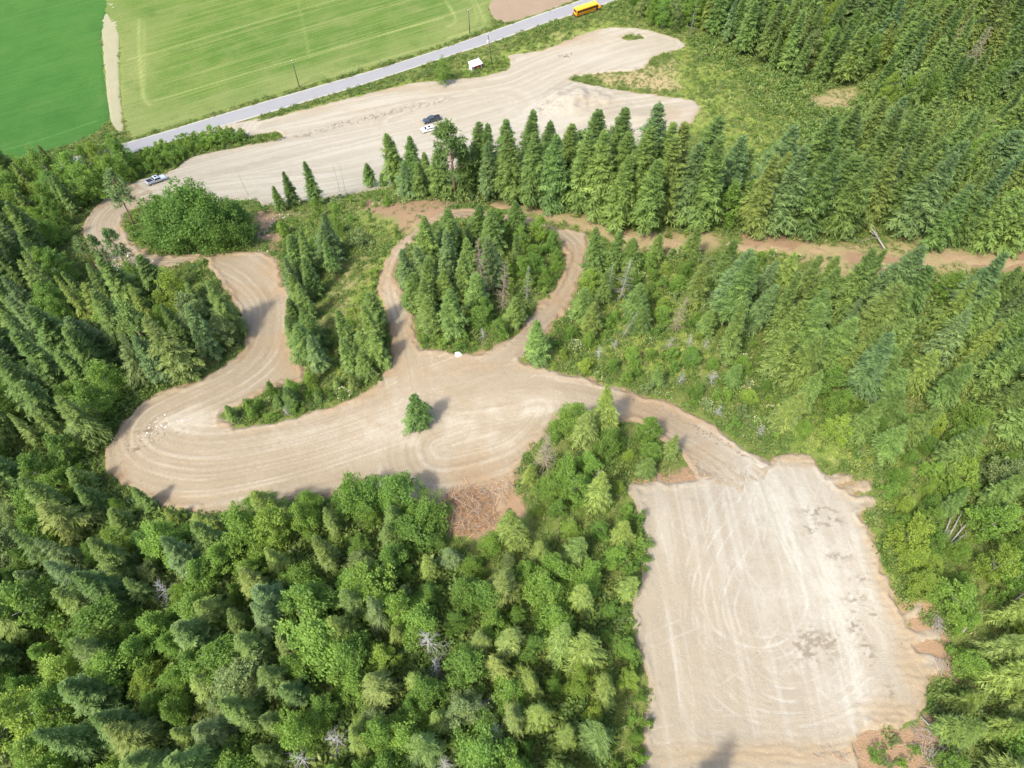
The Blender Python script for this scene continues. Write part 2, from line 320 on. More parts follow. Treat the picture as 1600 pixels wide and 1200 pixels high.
# ---- cleared sheets: each lies a hand above the hillside and runs out under it at a ragged edge
def sheet(name, sd, bb, step, mat, extra, rag=.9, lift=.10, berm=0.0, label=None):
    xs = np.arange(bb[0], bb[1], step); ys = np.arange(bb[2], bb[3], step)
    X, Y = np.meshgrid(xs, ys, indexing='ij')
    d = sd(X, Y) + (fbm(X * .55 + 9, Y * .55, 4) - .5) * rag * 2
    Zb = zt(X, Y)
    h = np.clip(d * .35, -.6, lift) + berm * np.exp(-((d - .7) / .55) ** 2) * (1 - sstep(.9, 2.5, dirt_d(X, Y))) * (.4 + 1.2 * fbm(X * .8, Y * .8, 3))
    at_, dz = extra(X, Y, d)
    Z = Zb + h + dz * sstep(-.2, .8, d)
    keep = d > -1.3
    idx = np.full(X.shape, -1); 
    q = keep[:-1, :-1] & keep[1:, :-1] & keep[1:, 1:] & keep[:-1, 1:]
    used = np.zeros(X.shape, bool); used[:-1, :-1] |= q; used[1:, :-1] |= q; used[1:, 1:] |= q; used[:-1, 1:] |= q
    idx[used] = np.arange(used.sum())
    F = np.stack([idx[:-1, :-1][q], idx[1:, :-1][q], idx[1:, 1:][q], idx[:-1, 1:][q]], -1)
    o = bpy.data.objects.new(name, mesh_np(name, np.stack([X[used], Y[used], Z[used]], -1), F, mat, {k: v[used] for k, v in at_.items()}, True))
    tag(link(o), label, None, None, 'structure'); return o
def bbox(p, m=3): return p[:, 0].min() - m, p[:, 0].max() + m, p[:, 1].min() - m, p[:, 1].max() + m

def tracks(lines, X, Y, half=.9, wid=.22):
    """wheel ruts on both sides of each driven line"""
    r = np.zeros(X.shape)
    for ln, v in lines:
        o, al = linecoord(ln, X, Y)
        r = np.maximum(r, v * np.exp(-((np.abs(o) - half) / wid) ** 2) * (.5 + .9 * fbm(al * .25, o * .5 + v * 9, 2)))
    return np.clip(r, 0, 1)
def streaks(lines, X, Y, reach=7, f=2.3):
    a = np.zeros(X.shape); wsum = np.full(X.shape, 1e-3)
    for i, ln in enumerate(lines):
        o, al = linecoord(ln, X, Y)
        wgt = np.exp(-(np.abs(o) / reach) ** 2)
        v = fbm(o * f + 31 * i + 2.2 * fbm(al * .06, o * .1 + i, 2), al * .03 + 7 * i, 4)
        a += v * wgt; wsum += wgt
    return a / wsum, wsum
C_ROAD = [[(1200,740),(1130,690),(1050,650),(960,620),(850,600),(730,605),(620,640),(500,680),(400,705),(320,715),(255,705),(225,680),(240,650),(300,620),(370,590),(415,550),(425,500),(415,460),(380,425),(330,405),(260,407),(205,400),(165,370),(160,345),(185,320),(240,300)],
 [(640,610),(627,545),(617,495),(606,447),(622,405),(660,360),(720,334),(780,341),(850,352),(897,378),(900,410),(885,450),(855,490),(820,530),(780,565),(700,600)],
 [(650,640),(720,660),(800,650),(845,640),(800,690),(730,715),(680,720),(670,690),(720,670)]]
wC = [smooth(W(c), 5, False) for c in C_ROAD]
D_PIX = [(640,665,160,45,.7),(820,640,70,18,1.0),(760,690,70,20,.8),(290,660,45,20,.9),(1150,700,60,40,.6),(480,670,120,25,.45),(1000,640,80,25,.35)]
def blobs(px, X, Y):
    r = np.zeros(X.shape)
    for a, b, rx, ry, v in px:
        c = at(a, b); e = at(a + rx, b); f = at(a, b - ry)
        r = np.maximum(r, v * np.exp(-(((X - c[0]) / abs(e[0] - c[0])) ** 2 + ((Y - c[1]) / abs(f[1] - c[1])) ** 2)))
    return r
def x_road(X, Y, d):
    st, ws = streaks(wC, X, Y)
    ru = np.maximum(tracks([(wC[0], .8), (wC[1], .7), (wC[2], .6)], X, Y), 0)
    n = fbm(X * .9, Y * .9, 4)
    pale = np.clip(blobs(D_PIX, X, Y) * (.4 + 1.2 * n) + .5 * sstep(.54, .70, st), 0, 1)
    clay = np.clip(.55 * (1 - sstep(.2, 2.6, dirt_d(X, Y) + (n - .5) * 3)) + blobs([(440,430,40,30,.6),(455,560,30,40,.8),(360,395,50,12,.7),(740,575,90,14,.6),(1040,650,90,40,.7),(600,420,30,60,.35),(880,450,40,70,.5),(700,340,60,30,.5),(760,770,60,50,.9),(250,780,100,16,.5)], X, Y), 0, 1)
    dark = .85 * sstep(.62, .70, fbm(X * 1.3 + 40, Y * 1.3, 3)) * np.clip(blobs([(250,672,34,10,1.0),(215,700,26,10,.8)], X, Y) * 1.6, 0, 1)
    fine = fbm(linecoord(wC[0], X, Y)[0] * 5.0, linecoord(wC[0], X, Y)[1] * .05, 2)
    stv = np.clip(sstep(.50, .34, st) * .8 + ru * .25 + .5 * sstep(.42, .25, fine), 0, 1)
    pt = .25 + .9 * sstep(.36, .62, fbm(X * .16 + 60, Y * .16, 3)); stv = np.clip(stv * pt, 0, 1); pale = np.clip(pale * (.45 + .75 * sstep(.35, .6, fbm(X * .2 + 90, Y * .2, 3))), 0, 1)
    clay = np.clip(clay + .45 * sstep(.5, .68, fbm(X * .13 + 20, Y * .13, 4)), 0, 1)
    return dict(pale=pale, clay=clay, dark=dark, streak=stv), (st - .5) * .20 - ru * .05 + (fbm(X * 1.7, Y * 1.7, 3) - .5) * .10
M_DIRT1 = mat_dirt('road_dirt', (.255, .205, .135), (.325, .287, .215), (.235, .163, .09), (.172, .13, .08))
sheet('dirt_road', s_road, bbox(wROAD), .30, M_DIRT1, x_road, 1.2, .12, .26, 'winding beige dirt road with hairpin bend and loop')

C_PAD = [[(1175,735),(1160,790),(1120,850),(1094,905),(1092,950),(1110,990),(1150,1015),(1195,1022),(1235,1008),(1262,975),(1268,935),(1250,890),(1225,840),(1200,780),(1185,735)],
 [(1190,745),(1190,800),(1178,860),(1150,905),(1138,950),(1148,985)],[(1150,1015),(1175,1060),(1220,1085),(1280,1080),(1330,1050),(1350,1000)],
 [(1090,960),(1100,1040),(1130,1090),(1180,1118),(1250,1125),(1320,1105),(1365,1070)],[(1200,755),(1235,830),(1275,910),(1310,985),(1330,1060)],[(1180,740),(1225,830),(1262,905),(1290,960)],
 [(1085,900),(1080,970),(1092,1040),(1120,1100)],[(1140,770),(1100,830),(1080,890)]]
wP = [smooth(W(c), 6, False) for c in C_PAD]
def x_pad(X, Y, d):
    ru = tracks([(wP[0], 1), (wP[1], .8), (wP[2], .8), (wP[3], .8), (wP[4], .9), (wP[5], .8), (wP[6], .6), (wP[7], .5)], X, Y, .85, .15)
    ru *= sstep(.28, .62, fbm(X * .35 + 3, Y * .35, 3)); extra = [(smooth(W(c), 4, False), .45) for c in ([(1010,790),(1040,900),(1060,1000),(1075,1120)],[(1120,780),(1110,900),(1130,1040)],[(1030,1150),(1150,1130),(1300,1140)],[(1060,820),(1160,900),(1250,1040),(1330,1100)],[(1290,760),(1240,900),(1190,1000),(1120,1060)],[(1340,860),(1300,980),(1230,1060)],[(1100,1000),(1180,1060),(1290,1040),(1350,960)],[(1195,760),(1170,840),(1120,930),(1125,1010),(1190,1050)],[(1210,770),(1265,880),(1240,990),(1160,1000),(1120,920),(1150,830)],[(1020,1000),(1120,960),(1250,940),(1350,930)])]
    ru = np.maximum(ru, tracks(extra, X, Y, .95, .13) * sstep(.42, .6, fbm(X * .3 + 30, Y * .3, 3)))
    st, _ = streaks(wP, X, Y, 3.0, 2.6)
    n = fbm(X * .8, Y * .8, 4); n2 = fbm(X * .22 + 5, Y * .22, 3)
    lanes = fbm(X * 1.1 + .25 * Y * .2, Y * .05, 3)          # blade lanes running away from the camera
    pale = np.clip(blobs([(1230,790,90,80,1.2),(1295,900,85,160,1.2),(1330,1080,60,60,.9),(1200,930,50,60,.7),(1180,860,60,90,.5),(1300,1000,90,60,.6)], X, Y) * (.35 + .9 * n) * .95 + .95 * ru + .35 * sstep(.55, .7, lanes), 0, 1)
    rt = blobs([(1385,900,26,100,1.0),(1425,1040,28,70,1.0),(1390,1110,60,30,.9),(1330,760,30,26,.7),(1250,718,40,16,.9),(1220,1180,280,26,1.0),(1360,820,16,40,.7)], X, Y)
    gly = .5 + .5 * np.sin(Y * 5.2 + 2.2 * fbm(X * .5, Y * .8, 2) * 3)     # dozer cleat ridges on the pushed-out edge
    clay = np.clip(.45 * (1 - sstep(.1, 1.6, dirt_d(X, Y) + (n - .5) * 2.5)) + rt * (.75 + .5 * n + .22 * gly), 0, 1)
    dm = blobs([(1335,935,18,8,1),(1335,980,12,14,1),(1355,1020,10,22,1),(1270,1010,36,26,1),(1300,1000,12,14,.9),(1280,800,26,9,1),(1262,828,14,7,1),(1295,815,22,10,1),(1330,960,10,6,1),(1390,1085,8,20,.8),(1337,1100,6,12,.9),(1365,960,8,8,.9),(1310,870,30,6,.7),(1345,905,20,5,.8)], X, Y)
    dark = np.clip(sstep(.46, .66, fbm(X * 1.7 + 11, Y * 2.6, 4)) * dm * 1.2, 0, .8)
    cle = (.5 + .5 * np.sin(Y * 18)) * sstep(.52, .66, fbm(X * .9, Y * .16 + 3, 3))
    stv = np.clip(sstep(.52, .38, st) * .4 + cle * .7 + .5 * sstep(.5, .34, lanes), 0, 1)
    return dict(pale=pale, clay=clay, dark=dark, streak=stv), -ru * .05 + (st - .5) * .12 + (n - .5) * .10 + gly * rt * .09 + cle * .02
M_DIRT2 = mat_dirt('pad_dirt', (.268, .227, .16), (.338, .314, .254), (.255, .187, .106), (.205, .168, .115))
sheet('cleared_pad', lambda X, Y: sdf(wPAD, X, Y), bbox(wPAD), .17, M_DIRT2, x_pad, 1.0, .12, .2, 'levelled pale earth building pad with wheel tracks')

C_LOT = [[(200,312),(300,282),(450,245),(600,212),(720,185),(830,150),(900,112),(960,85),(1040,66)],[(420,200),(560,170),(700,145),(790,130),(850,105),(930,80)],[(620,190),(720,160),(760,150),(800,150),(815,165),(790,180),(740,195),(650,215)],[(300,300),(420,285),(560,270),(700,240),(850,215),(980,190),(1080,172)]]
wL = [smooth(W(c), 5, False) for c in C_LOT]
def x_lot(X, Y, d):
    st, _ = streaks(wL, X, Y, 8, 1.0); ru = tracks([(l, .7) for l in wL], X, Y, .95, .28)
    n = fbm(X * .6, Y * .6, 4)
    pale = np.clip(.25 + .5 * sstep(.48, .7, st) + blobs([(600,240,150,30,.5),(480,290,120,20,.5),(850,190,60,30,.6),(940,90,60,12,.3)], X, Y), 0, 1)
    clay = np.clip(.5 * (1 - sstep(.2, 3, dirt_d(X, Y) + (n - .5) * 4)) + blobs([(900,62,60,14,.7),(1040,180,50,20,.8),(940,170,70,25,.5),(650,140,120,8,.6),(500,172,120,8,.5),(760,130,60,8,.4)], X, Y) * (.5 + n), 0, 1)
    o, al = linecoord(smooth(W([(465,215),(540,193),(600,178),(660,163),(700,156)]), 4, False), X, Y)
    dark = np.clip(sstep(.56, .66, fbm(X * 1.2, Y * 1.2, 3)) * (np.exp(-(o / 1.6) ** 2) * .8 + blobs([(896,129,9,4,1.4),(850,172,22,9,.9),(884,88,8,3,1.2)], X, Y)), 0, .85)
    mound = 2.6 * blobs([(900,160,55,18,1)], X, Y) * (.25 + 1.3 * fbm(X * .35, Y * .35, 5)) + 1.2 * blobs([(985,118,40,8,1)], X, Y) + 1.0 * blobs([(960,185,60,12,1)], X, Y)
    return dict(pale=pale, clay=clay, dark=dark, streak=np.clip(sstep(.5, .32, st) * .6 + ru * .35, 0, 1)), mound + (st - .5) * .2 - ru * .04 + (n - .5) * .18
M_DIRT3 = mat_dirt('lot_gravel', (.282, .245, .174), (.335, .305, .24), (.255, .19, .112), (.195, .163, .115))
sheet('gravel_lot', s_lot, bbox(wLOT), .5, M_DIRT3, x_lot, 1.0, .10, .15, 'broad pale gravel lot beside the valley road')
M_DIRT4 = mat_dirt('track_soil', (.30, .215, .12), (.35, .275, .17), (.29, .19, .10), (.20, .165, .075))
def x_track(X, Y, d):
    n = fbm(X * .7, Y * .7, 4)
    return dict(pale=sstep(.55, .7, n) * .6, clay=np.full(X.shape, .5), dark=np.zeros(X.shape), streak=n * .6), (n - .5) * .2
sheet('hillside_track', lambda X, Y: sdf(wTRACK, X, Y) - 1.9 + 3.4 * (fbm(X * .18, Y * .18, 2) - .55), bbox(wTRACK), .6, M_DIRT4, x_track, 1.8, .06, 0, 'dry tan track crossing the hillside below the trees')

# ---- valley road and fields
def mat_asphalt():
    t = NT('road_asphalt'); p = t.pos(); n1 = t.noise(.12, p, 4); n2 = t.noise(9, p, 3)
    c = t.mix(n1, (.19, .187, .184), (.23, .226, .222)); c = t.mix(t.ramp(t.noise(1.1, p, 4), [(.5, 0.0), (.75, .35)]), c, (.155, .152, .15))
    c = t.mix(t.ramp(t.attr('edge'), [(.72, 0.0), (.95, 1.0)]), c, t.mix(n2, (.354, .323, .269), (.285, .269, .223)))
    t.princ(c, .9, .2, t.bump(n2, .2, .02)); return t.m
n = len(aU); cols = 9
V = []; E = []
for i in range(n):
    a = aU[i]; b = aL[min(range(max(0, i - 8), min(len(aL), i + 9)), key=lambda k: ((aL[k] - a) ** 2).sum())]
    for k in range(cols):
        f = k / (cols - 1); q = a * (1 - f) + b * f; V.append((q[0], q[1], float(zt(*q)) + .12 + .12 * (1 - (2 * f - 1) ** 2))); E.append(abs(2 * f - 1))
I = np.arange(n * cols).reshape(n, cols)
Fq = np.stack([I[:-1, :-1], I[:-1, 1:], I[1:, 1:], I[1:, :-1]], -1).reshape(-1, 4)
tag(link(bpy.data.objects.new('paved_road', mesh_np('paved_road', V, Fq, mat_asphalt(), dict(edge=E), True))), 'pale grey two-lane valley road beside the hay field', None, None, 'structure')
rdir = at(760, 61) - at(400, 173); RANG = math.atan2(rdir[1], rdir[0])
def mat_field(name, c1, c2, c3, sc, amt):
    t = NT(name); p = t.pos(); v = t.mapv(p, (1, 1, 1), (0, 0, -RANG))
    s1 = t.noise(1.0, t.mapv(v, (.006, .55, 0)), 5, .62); s2 = t.noise(1.0, t.mapv(v, (.02, 2.2, 0)), 3, .6); n1 = t.noise(.018, p, 3); n2 = t.noise(2.2, p, 4, .75)
    c = t.mix(t.ramp(n1, [(.38, 0.0), (.62, 1.0)]), c1, c2)
    c = t.mix(t.math('MULTIPLY', t.attr('dryness'), .8), c, c3)
    c = t.mix(t.ramp(s1, [(.54, 0.0), (.70, amt)]), c, c3); c = t.mix(t.ramp(s2, [(.48, 0.0), (.66, .8 * amt)]), c, c3); s3 = t.noise(1.0, t.mapv(v, (.05, 4.0, 0)), 3, .7); c = t.mix(t.ramp(s3, [(.3, .7), (.5, 0.0)]), c, tuple(x * .62 for x in c1))
    n5 = t.noise(.09, p, 5, .65); c = t.mix(t.ramp(n5, [(.5, 0.0), (.72, .55)]), c, tuple(x * .85 for x in c3)); c = t.mix(t.ramp(n5, [(.28, .5), (.46, 0.0)]), c, tuple(x * .72 for x in c1))
    c = t.mix(t.ramp(n2, [(.25, .75), (.52, 0.0)]), c, tuple(x * .55 for x in c1))
    c = t.mix(t.math('MULTIPLY', t.attr('lines'), .75), c, tuple(min(1, x * 1.35) for x in c3))
    t.princ(c, .95, .1, t.bump(n2, .5, .15)); return t.m
def lines_hay(X, Y, d):
    L = []
    for y0 in (88, 111, 131, 60, 36, 150, 20): L.append(smooth(W([(200, y0 + 58), (400, y0), (560, y0 - 46), (690, y0 - 82)]), 3, False))
    r = np.zeros(X.shape)
    for i, ln in enumerate(L):
        o, al = linecoord(ln, X, Y); r = np.maximum(r, np.exp(-(o / .3) ** 2) * (.35 + .4 * (i % 3 == 1)) * sstep(.3, .6, fbm(al * .06, np.full(X.shape, i * 3.7), 2)))
    for ln, v in [([(218,30),(217,60),(219,100),(224,150),(235,165)],.75),([(226,35),(225,90),(226,150)],.4),([(695,0),(708,20),(712,34),(700,42)],.8),([(742,0),(752,20),(757,35),(748,44),(700,60)],.6),([(735,0),(744,22),(742,40)],.4),([(465,0),(474,40),(484,90)],.3)]:
        o, al = linecoord(smooth(W(ln), 4, False), X, Y); r = np.maximum(r, v * np.exp(-(o / .45) ** 2) * (.4 + fbm(al * .3, o, 2)))
    dn = .9 * (1 - sstep(2, 14, d + (fbm(X * .08, Y * .08, 3) - .5) * 8)) * .6 + .45 * blobs([(250,180,60,25,1),(560,120,260,14,.8),(225,90,30,80,.9),(720,40,40,30,.9)], X, Y)
    return dict(lines=np.clip(r, 0, 1), dryness=np.clip(dn, 0, 1)), (fbm(X * 1.1, Y * 1.1, 3) - .5) * .12
def lines_none(X, Y, d):
    return dict(lines=.5 * np.exp(-(linecoord(smooth(W([(-20, 242), (70, 217), (150, 190)]), 3, False), X, Y)[0] / .35) ** 2), dryness=np.zeros(X.shape)), (fbm(X * 1.1, Y * 1.1, 3) - .5) * .12
sheet('hay_field', lambda X, Y: sdf(wFIELD, X, Y), bbox(wFIELD), .8, mat_field('hay_grass', (.066, .122, .02), (.092, .142, .025), (.185, .20, .07), 1, .75), lines_hay, .6, .12, 0, 'large mown hay field with pale swath lines')
sheet('crop_field', lambda X, Y: sdf(wCROP, X, Y), bbox(wCROP), .9, mat_field('crop_grass', (.035, .105, .018), (.048, .122, .022), (.075, .145, .035), 1, .35), lines_none, .5, .14, 0, 'dark green crop field beyond the farm track')
def x_none(X, Y, d):
    n = fbm(X * .4, Y * .4, 4); return dict(pale=n * .5, clay=np.full(X.shape, .35), dark=np.zeros(X.shape), streak=n * .4), (n - .5) * .15
sheet('ploughed_field', lambda X, Y: sdf(wPLOUGH, X, Y), bbox(wPLOUGH), .8, mat_dirt('plough_soil', (.225, .165, .11), (.27, .205, .145), (.21, .145, .09), (.16, .115, .075)), x_none, .8, .1, 0, 'bare brown ploughed field beyond the road')
sheet('farm_track', lambda X, Y: sdf(wFARM, X, Y), bbox(wFARM), .5, mat_dirt('farm_dust', (.25, .23, .14), (.30, .275, .185), (.22, .21, .11), (.17, .17, .085)), x_none, .5, .08, 0, 'pale farm track between the two green fields')
# ================================================================== plants
def mat_leaf(name, trans=.3, inst=False):
    t = NT(name); oi = t.n('ShaderNodeObjectInfo'); tc = t.n('ShaderNodeTexCoord').outputs['Object']
    n = t.noise(.9, tc, 3)
    c = t.mix(1.0, oi.outputs['Color'], t.ramp(t.attr('tint'), [(0, (.55, .6, .55)), (.5, (1, 1, 1)), (1, (1.45, 1.35, 1.2))]), 'MULTIPLY')
    c = t.mix(t.ramp(n, [(.35, 0.0), (.65, .35)]), c, t.mix(1.0, c, (1.2, 1.15, .85), 'MULTIPLY'))
    if inst:
        c = t.mix(1.0, t.ramp(oi.outputs['Random'], [(0, (.085, .15, .034)), (.3, (.115, .19, .042)), (.6, (.15, .215, .052)), (.85, (.18, .225, .055)), (1, (.10, .165, .062))]), t.ramp(t.attr('tint'), [(0, (.6, .6, .6)), (1, (1.35, 1.3, 1.2))]), 'MULTIPLY')
    d = t.n('ShaderNodeBsdfPrincipled'); t.l(c, d.inputs['Base Color']); d.inputs['Roughness'].default_value = .55; d.inputs['Specular IOR Level'].default_value = .25
    tr = t.n('ShaderNodeBsdfTranslucent'); t.l(t.mix(1.0, c, (1.3, 1.25, .7), 'MULTIPLY'), tr.inputs[0])
    m = t.n('ShaderNodeMixShader'); m.inputs[0].default_value = trans; t.l(d.outputs[0], m.inputs[1]); t.l(tr.outputs[0], m.inputs[2]); t.l(m.outputs[0], t.out.inputs[0])
    return t.m
M_NEEDLE = mat_leaf('needles', .32); M_LEAF = mat_leaf('leaves', .40); M_UNDER = mat_leaf('undergrowth_leaves', .3, True)
M_BARK = plain('fir_bark', (.11, .085, .065), .95, .1, vary=.35); M_PBARK = plain('pine_bark', (.22, .13, .085), .95, .1, vary=.3)
M_WBARK = plain('pale_bark', (.30, .285, .25), .85, .15, vary=.25); M_GREY = plain('dead_wood', (.26, .24, .215), .9, .1, vary=.3); M_BROWN = plain('dry_twigs', (.235, .185, .135), .9, .1, vary=.3)
M_SLASH = plain('orange_slash', (.31, .18, .095), .95, .1, vary=.35, scale=.8); M_PALE = plain('bleached_wood', (.33, .315, .295), .9, .1, vary=.2); M_CUT = plain('cut_wood', (.46, .285, .165), .9, .1, vary=.3, scale=.7); M_BLOOM = plain('cream_blossom', (.50, .48, .27), .8, .1)

def unit(v): return v / (np.linalg.norm(v, axis=-1, keepdims=True) + 1e-9)
def kites(p, d, L, wd, g, roll=.5):
    """leaf-shaped quads from points p along unit d; L, wd arrays"""
    n = len(p); up = np.array([0, 0, 1.0]); s = unit(np.cross(d, up) + g.normal(0, .02, (n, 3)))
    s = unit(s + np.cross(d, s) * g.normal(0, roll, (n, 1)))
    L = np.asarray(L)[:, None]; wd = np.asarray(wd)[:, None]
    m = p + d * L * .45
    return np.stack([p, m + s * wd * .5, p + d * L, m - s * wd * .5], 1).reshape(-1, 3)
def quadmesh(name, V, mat, tint): 
    return mesh_np(name, V, np.arange(len(V)).reshape(-1, 4), mat, dict(tint=np.repeat(tint, 4)))
def tubes(name, segs, mat, sides=6):
    """segs: list of polylines [(p, r), ...] joined into one mesh"""
    V = []; F = []
    for pl in segs:
        b0 = len(V); ps = np.array([p for p, r in pl], float); k = len(pl)
        for i in range(k):
            d = unit(ps[min(i + 1, k - 1)] - ps[max(i - 1, 0)]); a = unit(np.cross(d, [.31, .95, .11])); b = np.cross(d, a)
            for j in range(sides):
                an = 2 * math.pi * j / sides; V.append(ps[i] + pl[i][1] * (a * math.cos(an) + b * math.sin(an)))
        for i in range(k - 1):
            for j in range(sides):
                j2 = (j + 1) % sides; F.append((b0 + i * sides + j, b0 + i * sides + j2, b0 + (i + 1) * sides + j2, b0 + (i + 1) * sides + j))
        if sides == 4: F.append((b0 + 3, b0 + 2, b0 + 1, b0)); e = b0 + (k - 1) * 4; F.append((e, e + 1, e + 2, e + 3))
        else:
            for e, o in ((b0, -1), (b0 + (k - 1) * sides, 1)):
                for j in range(1, sides - 1, 2):
                    q = [e, e + j, e + j + 1, e + (j + 2) % sides]; F.append(tuple(q if o > 0 else q[::-1]))
    return mesh_np(name, np.array(V), np.array(F), mat, None, sides > 4)
def trunk_mesh(name, H, r, mat, g, limbs=0, bend=.25):
    b = g.normal(0, bend, 2); pl = []
    for i in range(7):
        f = i / 6; pl.append(((b[0] * f * f, b[1] * f * f, -.6 + f * (H + .6)), r * (1.35 if i == 0 else 1) * (1 - .93 * f)))
    segs = [pl]
    for i in range(limbs):
        f = g.uniform(.25, .75); a = g.uniform(0, 6.28); L = H * g.uniform(.1, .2); base = np.array([b[0] * f * f, b[1] * f * f, f * H]); dr = np.array([math.cos(a) * .75, math.sin(a) * .75, .8])
        segs.append([(base, r * .45 * (1 - f * .6)), (base + dr * L * .5, r * .3 * (1 - f * .6)), (base + dr * L + [0, 0, L * .15], .02)])
    return tubes(name, segs, mat)

def fir_crown(seed, H=20.0, Rd=3.5, nb=250, z0=.08, full=.78, droop=.35, sparse=0.0, wide=.40):
    nb = int(nb * 1.35); g = np.random.default_rng(seed); tiers = max(14, int(H * 1.25)); t = np.sort(g.random(nb) ** .85); t = np.clip((np.floor(t * tiers) + .5 + g.normal(0, .13, nb)) / tiers, 0, .995); az = np.arange(nb) * 2.39996 + g.normal(0, .35, nb)
    lob = 1 + .22 * np.sin(az * 2 + g.uniform(0, 6)) * g.uniform(.3, 1) + .12 * np.sin(az * 3 + 1 + t * 9)
    L = Rd * (1 - t) ** full * np.clip(.5 + t * 4, 0, 1) * g.uniform(.5, 1.2, nb) * lob + .28
    zb = H * (z0 + (1 - z0) * t * .975); dh = np.stack([np.cos(az), np.sin(az), np.zeros(nb)], -1)
    rise = .5 * t + .12 + g.normal(0, .05, nb); dr = droop * (1.1 - .6 * t)
    if sparse > 0:
        k = g.random(nb) > sparse; t, az, L, zb, dh, rise, dr = t[k], az[k], L[k], zb[k], dh[k], rise[k], dr[k]; nb = len(t)
    bt = np.clip(g.normal(.45, .2, nb), 0, 1); V = []; T = []
    base = np.zeros((nb, 3)); base[:, 2] = zb
    def pos(s): q = base + dh * (L * s)[:, None]; q[:, 2] += L * (rise * s - dr * s * s); return q
    for s in (.12, .24, .36, .47, .58, .68, .78, .87, .95):
        p = pos(s)
        for sg in (-1, 1):
            a2 = az + sg * g.uniform(.6, 1.1, nb); l = (L * (.30 * (1 - s) + .10) + .20) * g.uniform(.6, 1.3, nb)
            d = unit(np.stack([np.cos(a2), np.sin(a2), rise - 2 * dr * s - .10 + g.normal(0, .10, nb)], -1))
            V.append(kites(p + g.normal(0, .06, (nb, 3)), d, l * 1.15, np.clip(l * wide * .85, .10, .34), g, .35)); T.append(np.clip(bt + g.normal(0, .13, nb) + .16 * (s - .5), 0, 1))
    for s, f in ((.05, .6), (.55, .5)):
        p = pos(s); d = unit(pos(s + .45) - p); V.append(kites(p, d, L * f, np.clip(L * .11, .09, .28), g, .3)); T.append(np.clip(bt + .4, 0, 1))
    n = 14; p = np.zeros((n, 3)); p[:, 2] = H * g.uniform(.93, .99, n); a = g.uniform(0, 6.28, n)
    V.append(kites(p, unit(np.stack([np.cos(a) * .5, np.sin(a) * .5, np.ones(n)], -1)), np.full(n, .55), np.full(n, .16), g)); T.append(np.full(n, .6))
    return quadmesh('crown', np.concatenate(V), M_NEEDLE, np.concatenate(T))
def pine_crown(seed, H=17.0):
    g = np.random.default_rng(seed); V = []; T = []; segs = []
    for i in range(40):
        t = g.random() ** .8; z = H * (.36 + .62 * t); a = i * 2.4 + g.normal(0, .4); L = (2.9 * (1 - t) ** .7 + .5) * g.uniform(.6, 1.1)
        c = np.array([math.cos(a) * L, math.sin(a) * L, z + .25 * L]); segs.append([((0, 0, z), .05), (tuple(c), .015)])
        for q, rr in ((1.0, .95), (.62, .8)):
            n = 34; d = unit(g.normal(0, 1, (n, 3)) + [0, 0, .45]); p = np.tile(np.array([c[0] * q, c[1] * q, z + .25 * L * q]), (n, 1)) + g.normal(0, .22, (n, 3))
            V.append(kites(p, d, np.full(n, rr * .85), np.full(n, .2), g)); T.append(np.clip(g.normal(.5, .18, n), 0, 1))
    return quadmesh('crown', np.concatenate(V), M_NEEDLE, np.concatenate(T)), segs
def leaf_crown(seed, H=12.0, Rd=3.2, lobes=18, per=190, z0=.28, size=.36, flat=1.0):
    g = np.random.default_rng(seed); V = []; T = []
    for i in range(lobes):
        t = (i + .5) / lobes; z = H * (z0 + (.9 - z0) * t); rr = Rd * (1.0 - .8 * abs(t - .35) ** 1.2) * (1 - .35 * t)
        a = i * 2.4 + g.normal(0, .4); q = g.uniform(.15, 1.08) * rr * (1 - .55 * (t > .85)); c = np.array([math.cos(a) * q, math.sin(a) * q, z])
        lr = g.uniform(.11, .33) * Rd * (1.05 - .35 * t); n = int(per * (lr / Rd / .3) ** 1.6 * g.uniform(.8, 1.2)) + 20; c[2] += g.normal(0, .05) * H; o = unit(g.normal(0, 1, (n, 3)) + [0, 0, .35])
        p = c + o * lr * g.uniform(.55, 1.08, (n, 1)) * np.array([1, 1, .9 * flat]); lump = 1 + .25 * np.sin(o[:, :1] * 7 + i) * np.sin(o[:, 1:2] * 6 + 2 * i); p = c + (p - c) * lump
        d = unit(o * .5 + g.normal(0, .75, (n, 3))); V.append(kites(p, d, size * g.uniform(.7, 1.35, n), size * g.uniform(.5, .85, n), g, .9)); T.append(np.clip(g.normal(.5, .15, n) + g.normal(0, .10), 0, 1))
    return quadmesh('crown', np.concatenate(V), M_LEAF, np.concatenate(T))
def snag_branches(seed, H, n, spread, mat, name='crown', fine=2):
    g = np.random.default_rng(seed); segs = []
    for i in range(n):
        t = .15 + .82 * (i + g.random()) / n; a = i * 2.4 + g.normal(0, .5); L = spread * (1.08 - t) * g.uniform(.5, 1.15) + .3; b = np.array([0, 0, H * t]); d = np.array([math.cos(a), math.sin(a), g.uniform(-.25, .35)])
        m = b + d * L * .55 + [0, 0, -.03 * L]; e = b + d * L + [0, 0, -.12 * L]
        segs.append([(b, .03 * (1.15 - t) + .012), (m, .018), (e, .006)])
        for k in range(fine):
            s = g.uniform(.3, .9); p = b + (e - b) * s; a2 = a + g.choice([-1, 1]) * g.uniform(.5, 1.1); d2 = np.array([math.cos(a2), math.sin(a2), g.uniform(-.1, .35)]); segs.append([(p, .012), (p + d2 * L * g.uniform(.2, .45), .005)])
    return tubes(name, segs, mat, 4)

